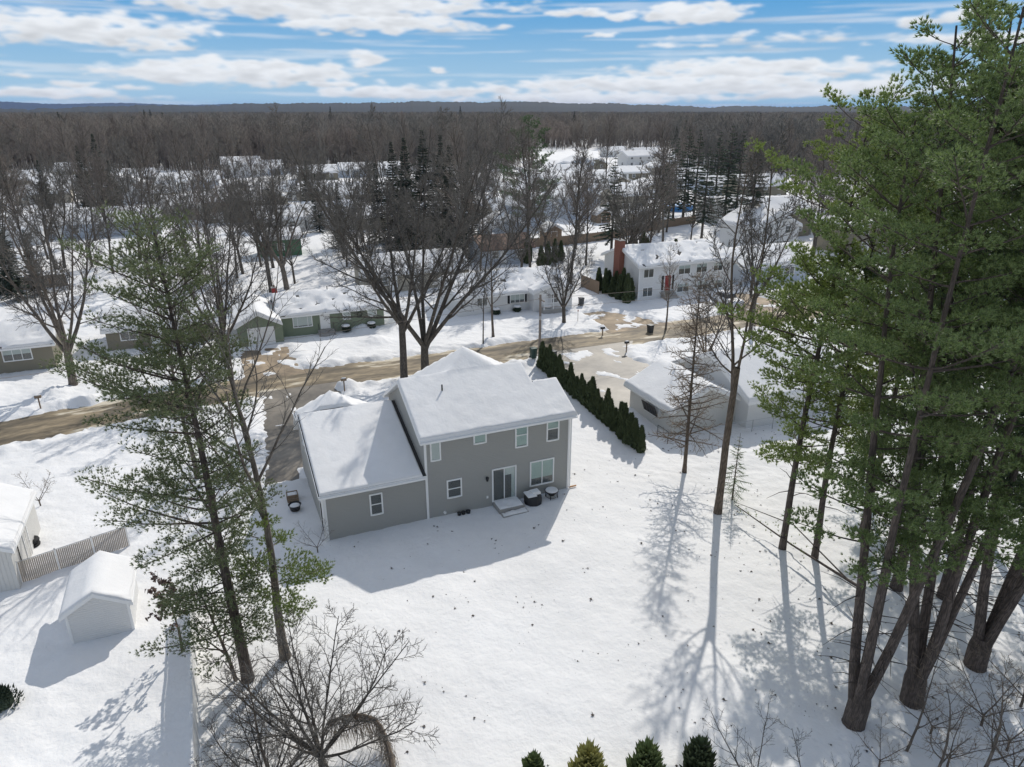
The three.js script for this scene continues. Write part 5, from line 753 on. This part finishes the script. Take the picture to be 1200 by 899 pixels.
// --- trees among the houses behind, then the woods ---
{
  const far = [bareTree(671, { height: 17, r: 0.24, fork: 0.3, stems: 4, spreadAngle: 28, levels: [[10, 42, 0.33], [9, 44, 0.45], [9, 42, 0.6]], twigR: 0.026 }), bareTree(672, { height: 19, r: 0.24, fork: 0.3, stems: 1, t0: 0.3, levels: [[26, 40, 0.26], [11, 42, 0.45], [10, 40, 0.6]], twigR: 0.026 }), bareTree(673, { height: 15, r: 0.2, fork: 0.25, stems: 5, spreadAngle: 32, levels: [[9, 42, 0.34], [9, 44, 0.45], [9, 42, 0.6]], twigR: 0.026 })];
  const r = rng(44), src = [], forms = ['fork-limbed', 'straight-stemmed', 'low-spreading'];
  const marks = [['green ranch house', 330, 375], ['pale ranch house', 610, 360], ['white raised house', 760, 330], ['brown-roofed house', 590, 305], ['tan green house by the sheds', 735, 245], ['white gabled house', 640, 262], ['long pale blue grey house', 80, 276], ['bright green outbuilding', 318, 298], ['blue covered pool', 793, 244], ['edge of the left woods', 150, 205], ['edge of the far woods', 480, 200], ['shaded low house', 460, 335], ['far end of the street', 980, 290], ['clearing of far roofs', 740, 195]].map(([n, x, y]) => [n, G(x, y)]);
  const nearest = (p) => marks.reduce((b, m) => (m[1].distanceTo(p) < b[1].distanceTo(p) ? m : b))[0];
  const clear = (p) => { for (const o of scene.children) if (o.userData.category === 'house' && Math.hypot(o.position.x - p.x + 0, o.position.z - p.z) < 7) return false; return true; };
  let n = 0, tries = 0;
  while (n < 270 && tries++ < 6000) {
    const y = 186 + Math.pow(r(), 1.35) * 150, x = -40 + r() * 1280, p = G(x, y); p.y = -0.2; const [u, v] = toUV(p.x, p.z); if (v < 52) continue;
    const open = x > 610 && x < 780 && y < 290 ? 0.22 : x > 780 && x < 900 && y > 250 ? 0.5 : x < 420 && y > 235 && y < 330 ? 0.7 : 1; if (r() > open || !clear(p)) continue;
    const q = n % 3, s = 0.75 + r() * 0.4, by = nearest(p), L = forms[q] + ' leafless tree standing by the ' + by, g = 'leafless trees by the ' + by; if (!src[q]) src[q] = addTree('background_tree', L, 'tree', far[q], p, { scale: s, turn: r() * 6, group: g, crownM: q === 1 ? M.twigRed : M.twigFar }); else copyTree(src[q], p, s, r() * 6, L, g, 'background_tree'); n++;
  }
  // the woods themselves: patches of simple trees, beyond counting
  const patch = (seed) => { const q = rng(seed), c = new Geo(); for (let k = 0; k < 9; k++) { const x = (q() - 0.5) * 26, z = (q() - 0.5) * 26, h = 11 + q() * 7; const t = V(x, 0, z), tp = V(x + (q() - 0.5), h, z + (q() - 0.5)); c.spike(t, tp, 0.2); for (let j = 0; j < 16; j++) { const y = h * (0.28 + 0.62 * q()), a = q() * 6.28, l = (h - y) * 0.35 + 1.6, e = V(x + Math.cos(a) * l * 0.8, y + l * (0.7 + q() * 0.5), z + Math.sin(a) * l * 0.8), b = V(x, y, z); c.spike(b, e, 0.07); for (let m = 0; m < 7; m++) { const s = b.clone().lerp(e, 0.3 + 0.7 * q()), f = s.clone().add(V((q() - 0.5) * 2, 0.4 + q() * 1.3, (q() - 0.5) * 2)); c.spike(s, f, 0.05); } } } return c.make(); };
  const wood = (name, count, place, mats, sy) => mats.forEach((m, k) => { const list = []; let t = 0; while (list.length < count && t++ < count * 12) { const p = place(); if (p) list.push(p); } const im = new THREE.InstancedMesh(patch(700 + k), m, list.length), d = new THREE.Object3D(), tone = new THREE.Color(); list.forEach((p, i) => { d.position.copy(p); d.rotation.y = r() * 6.28; const s = 0.8 + r() * 0.5; d.scale.set(s, s * sy, s); d.updateMatrix(); im.setMatrixAt(i, d.matrix); const w = 1 + 0.55 * fbm(p.x * 0.006, p.z * 0.006, 3) + (r() - 0.5) * 0.3, h = 0.5 * noiseB(p.x * 0.004, p.z * 0.004); im.setColorAt(i, tone.setRGB(w * (1 + 0.14 * h), w, w * (1 - 0.1 * h))); }); im.name = numbered(name); im.castShadow = im.receiveShadow = true; im.userData = { kind: 'stuff', label: 'leafless brown woods stretching to the horizon', category: 'woods' }; scene.add(im); });
  const edge = (x, z) => { const px = 600 + 880 * x / -z; return px > 600 && px < 830 ? 500 : px < 600 && px > 420 ? 330 : px > 830 ? 300 : 320; };
  wood('far_woods', 2600, () => { const d = 300 + Math.pow(r(), 1.3) * 1300, a = (r() - 0.5) * 1.6, x = Math.sin(a) * d, z = -Math.cos(a) * d; return -z > edge(x, z) ? V(x, -0.3, z) : null; }, [std(lc(0.17, 0.145, 0.128), 1), std(lc(0.15, 0.142, 0.125), 1), std(lc(0.19, 0.17, 0.145), 1)], 1);
  wood('farther_woods', 5200, () => { const d = 1500 + r() * 3300, a = (r() - 0.5) * 1.5; return V(Math.sin(a) * d, -1, -Math.cos(a) * d); }, [std(lc(0.15, 0.132, 0.112), 1), std(lc(0.12, 0.116, 0.095), 1)], 1.0);
}
// ---------- fences ----------
{
  const L = 14.4, h = thing('vinyl_fence', 'white vinyl board fence with open top rail along the left yard edge', 'fence', W3(-13.5, -3.2, 0), GA); let z = 0;
  for (let k = 0; k <= 6; k++) { part('post', rbox(0.12, 1.9, 0.12, 0.015).translate(0, 0.85, z), M.vinyl, h); part('post_cap', new THREE.ConeGeometry(0.1, 0.08, 4).rotateY(Math.PI / 4).translate(0, 1.84, z), M.vinyl, h);
    if (k < 6) { part('rail', box(-0.035, 0.035, 1.66, 1.74, z + 0.06, z + 2.34), M.vinyl, h); part('rail', box(-0.03, 0.03, 1.46, 1.56, z + 0.06, z + 2.34), M.vinyl, h); part('rail', box(-0.03, 0.03, 0.1, 0.2, z + 0.06, z + 2.34), M.vinyl, h); for (let b = 0; b < 12; b++) part('board', box(-0.012, 0.012, 0.2, 1.46, z + 0.066 + b * 0.1895, z + 0.066 + b * 0.1895 + 0.182), M.vinyl, h); } z += 2.4; }
}
{
  const p0 = G(26, 684), p1 = G(152, 640), d = p1.clone().sub(p0), len = d.length(), h = thing('chain_link_fence', 'tan slatted chain link fence with white posts behind the garden shed', 'fence', p0.clone().setY(0), Math.atan2(-d.z, d.x));
  const n = 3; for (let k = 0; k <= n; k++) { part('post', new THREE.CylinderGeometry(0.035, 0.035, 1.6, 10).translate(len * k / n, 0.6, 0), M.vinyl, h); part('post_cap', new THREE.SphereGeometry(0.045, 8, 6).translate(len * k / n, 1.42, 0), M.metal, h); }
  part('top_rail', new THREE.CylinderGeometry(0.022, 0.022, len, 8).rotateZ(Math.PI / 2).translate(len / 2, 1.36, 0), M.metal, h);
  const s = new Geo(); for (let x = 0.05; x < len; x += 0.09) s.box(x, x + 0.07, 0.02, 1.32, -0.004, 0.004); part('slats', s.make(), new THREE.MeshPhysicalMaterial({ color: lc(0.5, 0.44, 0.38), roughness: 0.8, transmission: 0.4, thickness: 0 }), h).userData.kind = 'stuff';
  const w = new Geo(); for (let x = -1.3; x < len; x += 0.12) { const a = Math.max(0, x), b = Math.min(len, x + 1.3); w.spike(V(a, a - x + 0.02, 0.008), V(b, b - x + 0.02, 0.008), 0.004); w.spike(V(a, 1.3 - (a - x) + 0.02, -0.008), V(b, 1.3 - (b - x) + 0.02, -0.008), 0.004); } part('wire_mesh', w.make(), M.metal, h).userData.kind = 'stuff';
}
{
  const run = (pts, label) => { const o = thing('stockade_fence', label, 'fence', G(...pts[0]).setY(0), 0); const O = o.position; for (let k = 0; k < pts.length - 1; k++) { const a = G(...pts[k]), b = G(...pts[k + 1]), d = b.clone().sub(a), n = Math.max(1, Math.round(d.length() / 2.5)), ang = Math.atan2(-d.z, d.x), w = d.length() / n; for (let j = 0; j < n; j++) { const p = a.clone().lerp(b, j / n).sub(O); const g = new Geo(); for (let q = 0; q < 12; q++) g.box(0.06 + q * (w - 0.1) / 12, 0.045 + (q + 1) * (w - 0.1) / 12, -0.2, 1.78 + 0.04 * Math.sin(q * 9 + j), -0.01, 0.012 + 0.004 * (q % 3)); const m = part('panel', g.make(), M.wood, o); m.position.set(p.x, 0, p.z); m.rotation.y = ang; const ps = part('post', box(-0.05, 0.05, -0.2, 1.95, -0.06, 0.04), M.wood, o); ps.position.set(p.x, 0, p.z); ps.rotation.y = ang; } } };
  run([[606, 292], [655, 288], [700, 283], [735, 277], [772, 268], [815, 262]], 'long brown stockade fence across the back yards by the spruce');
  run([[681, 336], [702, 345]], 'short tan board fence beside the white raised house');
  run([[1, 344], [40, 338], [80, 335]], 'low brown board fence behind the olive house');
}
// neighbour hand rails
{ const o = thing('pipe_railing', 'black pipe railing at the hedge end beside the board garage', 'railing', W3(20.2, 4.6), GA), g = new Geo(); g.tube([V(0, 0, 0), V(0, 1, 0), V(0, 1, 1.4), V(0, 0, 1.4)], [0.025, 0.025, 0.025, 0.025], 6); part('rail', g.make(), M.black, o); const m = new Geo(); m.tube([V(0, 0.5, 0), V(0, 0.5, 1.4)], [0.018, 0.018], 6); part('midrail', m.make(), M.black, o); }
{ const o = thing('wire_fence', 'low wire garden fence behind the white ranch house', 'fence', W3(21.6, 2.6), GA); for (let k = 0; k < 8; k++) part('post', new THREE.CylinderGeometry(0.03, 0.03, 1.2, 8).translate(k * 2.0, 0.5, k * 0.1), M.metal, o); const t = new Geo(); t.tube([V(0, 1.05, 0), V(14, 1.05, 0.7)], [0.018, 0.018], 5); part('top_rail', t.make(), M.metal, o); const w = new Geo(); for (let k = 1; k < 7; k++) w.tube([V(0, k * 0.15, 0), V(14, k * 0.15, 0.7)], [0.005, 0.005], 3); part('wires', w.make(), M.metal, o); }
// ---------- street furniture ----------
{
  const P = gr(632, 427), o = thing('utility_pole', 'weathered wooden utility pole at the street behind the hedge', 'pole', P, 0), g = new Geo(); g.tube([V(0, -0.3, 0), V(0.02, 3.5, 0), V(0.02, 6.9, 0)], [0.15, 0.13, 0.11], 10, true); part('pole', g.make(), M.pole, o); part('crossarm', box(-0.6, 0.6, 6.3, 6.42, 0.1, 0.2).rotateY(GA + 1.57), M.pole, o); for (const s of [-0.5, 0, 0.5]) part('insulator', new THREE.CylinderGeometry(0.04, 0.05, 0.14, 8).translate(Math.cos(GA + 1.57) * s, 6.5, -Math.sin(GA + 1.57) * s + 0.0), M.metal, o); part('meter_box', rbox(0.2, 0.35, 0.14).translate(0, 4.6, 0.18), M.metal, o);
  const p2 = W3(72, 25.2, 0), q = thing('utility_pole', 'far wooden utility pole down the street past the raised house', 'pole', p2, 0), g2 = new Geo(); g2.tube([V(0, -0.3, 0), V(0, 7.2, 0)], [0.15, 0.11], 8, true); part('pole', g2.make(), M.pole, q); part('crossarm', box(-0.6, 0.6, 6.5, 6.62, 0.1, 0.2).rotateY(GA + 1.57), M.pole, q);
  const wire = (a, b, sag, label) => { const w = new Geo(), pts = []; for (let k = 0; k <= 20; k++) { const t = k / 20, p = a.clone().lerp(b, t).sub(a); p.y -= sag * 4 * t * (1 - t); pts.push(p); } w.tube(pts, pts.map(() => 0.016), 4); const m = setting('overhead_wire', w.make(), M.pole, 'thing'); m.position.copy(a); tag(m, label, 'wire'); };
  wire(P.clone().add(V(0, 6.55, 0)), p2.clone().add(V(0, 6.7, 0)), 0.6, 'upper pale wire strung along the street from the pole'); wire(P.clone().add(V(0, 5.6, 0)), p2.clone().add(V(0, 5.8, 0)), 0.7, 'lower pale wire strung along the street from the pole');
  wire(P.clone().add(V(0, 6.5, 0)), W3(-60, 18, 7), 0.8, 'wire running from the pole towards the olive house');
  // wheeled bins
  const bin = (x, y, m, label, turn) => { const b = thing('wheeled_bin', label, 'bin', gr(x, y).add(V(0, 0.02, 0)), turn, 'wheeled bins'), body = new THREE.CylinderGeometry(0.42, 0.34, 0.95, 4, 1).rotateY(Math.PI / 4).translate(0, 0.56, 0); part('body', body, m, b); part('lid', rbox(0.64, 0.08, 0.68, 0.02).translate(0, 1.08, 0), m, b); part('handle', box(-0.25, 0.25, 1.0, 1.05, -0.42, -0.37), m, b); for (const s of [-1, 1]) part('wheel', new THREE.CylinderGeometry(0.12, 0.12, 0.06, 14).rotateZ(Math.PI / 2).translate(s * 0.28, 0.12, -0.26), M.rubber, b); return b; };
  bin(625, 425, M.binGreen, 'dark green wheeled bin at the driveway end, further from the pole base', GA); bin(648, 422, M.binGrey, 'dark grey wheeled bin behind the top of the hedge', GA + 0.3); bin(681, 358, M.binGrey, 'grey wheeled bin against the pale ranch house wall', GA); bin(762, 388, M.binGrey, 'wheeled bin standing alone at the kerb near the raised house', GA + 0.2);
  const mail = (x, y, m, label) => { const b = thing('mailbox', label, 'mailbox', gr(x, y), GA + Math.PI / 2); part('post', box(-0.05, 0.05, -0.2, 1.05, -0.05, 0.05), M.wood, b); const s = new THREE.Shape(); s.moveTo(-0.11, 0); s.lineTo(0.11, 0); s.lineTo(0.11, 0.14); s.absarc(0, 0.14, 0.11, 0, Math.PI); s.closePath(); part('box', new THREE.ExtrudeGeometry(s, { depth: 0.5, bevelEnabled: false, curveSegments: 8 }).translate(0, 1.06, -0.25), m, b); part('flag', box(0.115, 0.13, 1.15, 1.36, 0, 0.05), M.redPaint, b); part('snow', new THREE.SphereGeometry(0.16, 10, 6).scale(0.7, 0.4, 1.5).translate(0, 1.31, 0), M.roofSnow, b); };
  mail(404, 460, M.wood, 'brown mailbox on a post beyond the grey garage roof'); mail(734, 412, M.black, 'black mailbox by the wet driveway mouth'); mail(706, 392, M.black, 'black mailbox on the far kerb in front of the pale ranch house'); mail(48, 480, M.wood, 'mailbox beside the ploughed mound before the olive house');
  const rf = thing('marker_stake', 'thin driveway marker stake on the pale ranch lawn', 'stake', gr(677, 377), 0); const g3 = new Geo(); g3.tube([V(0, -0.1, 0), V(0, 1.5, 0)], [0.03, 0.03], 6, true); part('stake', g3.make(), M.pole, rf); part('reflector', box(-0.06, 0.06, 1.3, 1.48, -0.02, 0.02), M.lampRed, rf);
}
// ---------- cars ----------
function car(label, m, pos, turn) {
  const c = thing('parked_car', label, 'car', pos, turn), side = (pts, w, y = 0) => { const s = new THREE.Shape(pts.map(([x, q]) => new THREE.Vector2(x, q))); const g = new THREE.ExtrudeGeometry(s, { depth: w - 0.12, bevelEnabled: true, bevelSize: 0.05, bevelThickness: 0.06, bevelSegments: 2 }); g.translate(0, y, -(w - 0.12) / 2); return g; };
  part('body', side([[-2.2, 0.35], [2.2, 0.35], [2.25, 0.7], [2.1, 0.92], [1.1, 1.02], [-1.9, 1.05], [-2.22, 0.85]], 1.8), m, c); part('cabin', side([[-1.75, 1.04], [1.0, 1.0], [0.35, 1.52], [-1.2, 1.56]], 1.6), M.carGlass, c); part('roof_panel', side([[-1.25, 1.56], [0.38, 1.53], [0.25, 1.62], [-1.1, 1.64]], 1.5), m, c); part('snow', snowCap(-1.2, 0.35, -0.7, 0.7, () => 1.66, { T: 0.1, step: 0.2, seed: 4 }), M.roofSnow, c);
  for (const x of [-1.35, 1.35]) for (const s of [-1, 1]) { const w = sub('wheel', c, x, 0.33, s * 0.86); part('tyre', new THREE.TorusGeometry(0.25, 0.085, 8, 20), M.rubber, w); part('rim', new THREE.CylinderGeometry(0.18, 0.18, 0.1, 16).rotateX(Math.PI / 2), M.metal, w); }
  for (const s of [-1, 1]) { part('headlight', rbox(0.06, 0.14, 0.35).translate(2.26, 0.72, s * 0.6), M.trim, c); part('tail_light', rbox(0.06, 0.16, 0.3).translate(-2.25, 0.82, s * 0.65), M.lampRed, c); }
}
{ car('white car parked on the drive right of the raised house', M.carWhite, gr(852, 356).setY(-0.1), GA + Math.PI / 2 + Math.PI); car('red car parked behind the pine row', M.carRed, gr(1032, 410).setY(-0.1), GA + 0.1); }
// ---------- leaf and twig litter on the snow ----------
{
  const g = new Geo(); g.tri(-0.05, 0, 0, 0.05, 0.012, 0.01, 0.01, 0.03, 0.06); g.tri(-0.02, 0.01, -0.03, 0.03, 0.03, 0.0, 0.0, 0.0, 0.05); g.spike(V(-0.08, 0.01, 0.02), V(0.09, 0.02, -0.03), 0.006);
  const r = rng(92), list = []; let tries = 0;
  while (list.length < 1500 && tries++ < 40000) { const u = -12 + r() * 44, v = -24 + r() * 27, p = W3(u, v), dense = 0.05 + 0.55 * sstep(9, 16, u + v * 0.1) * sstep(-0.2, 0.5, noise(u * 0.5, v * 0.5) + 0.3) + 0.8 * sstep(0.35, 0.7, noiseB(u * 0.35, v * 0.35)); if (v > -0.5 && u < 10.5) continue; if (r() > dense) continue; p.y = snowY(u, v) + 0.004; list.push(p); }
  const im = new THREE.InstancedMesh(g.make(), M.litter, list.length), d = new THREE.Object3D(); list.forEach((p, k) => { d.position.copy(p); d.rotation.set(0, r() * 6.28, 0); d.scale.setScalar(0.35 + Math.pow(r(), 4) * 1.7); d.updateMatrix(); im.setMatrixAt(k, d.matrix); }); im.name = 'leaf_litter'; im.receiveShadow = true; im.userData = { kind: 'stuff', label: 'scattered dead leaves and twig bits on the snow', category: 'litter' }; scene.add(im);
}
scene.fog = new THREE.FogExp2(0x6f9be0, 1 / 42000);
scene.traverse((o) => { if (o.isMesh) { o.castShadow = true; o.receiveShadow = true; } });
renderer.render(scene, camera);
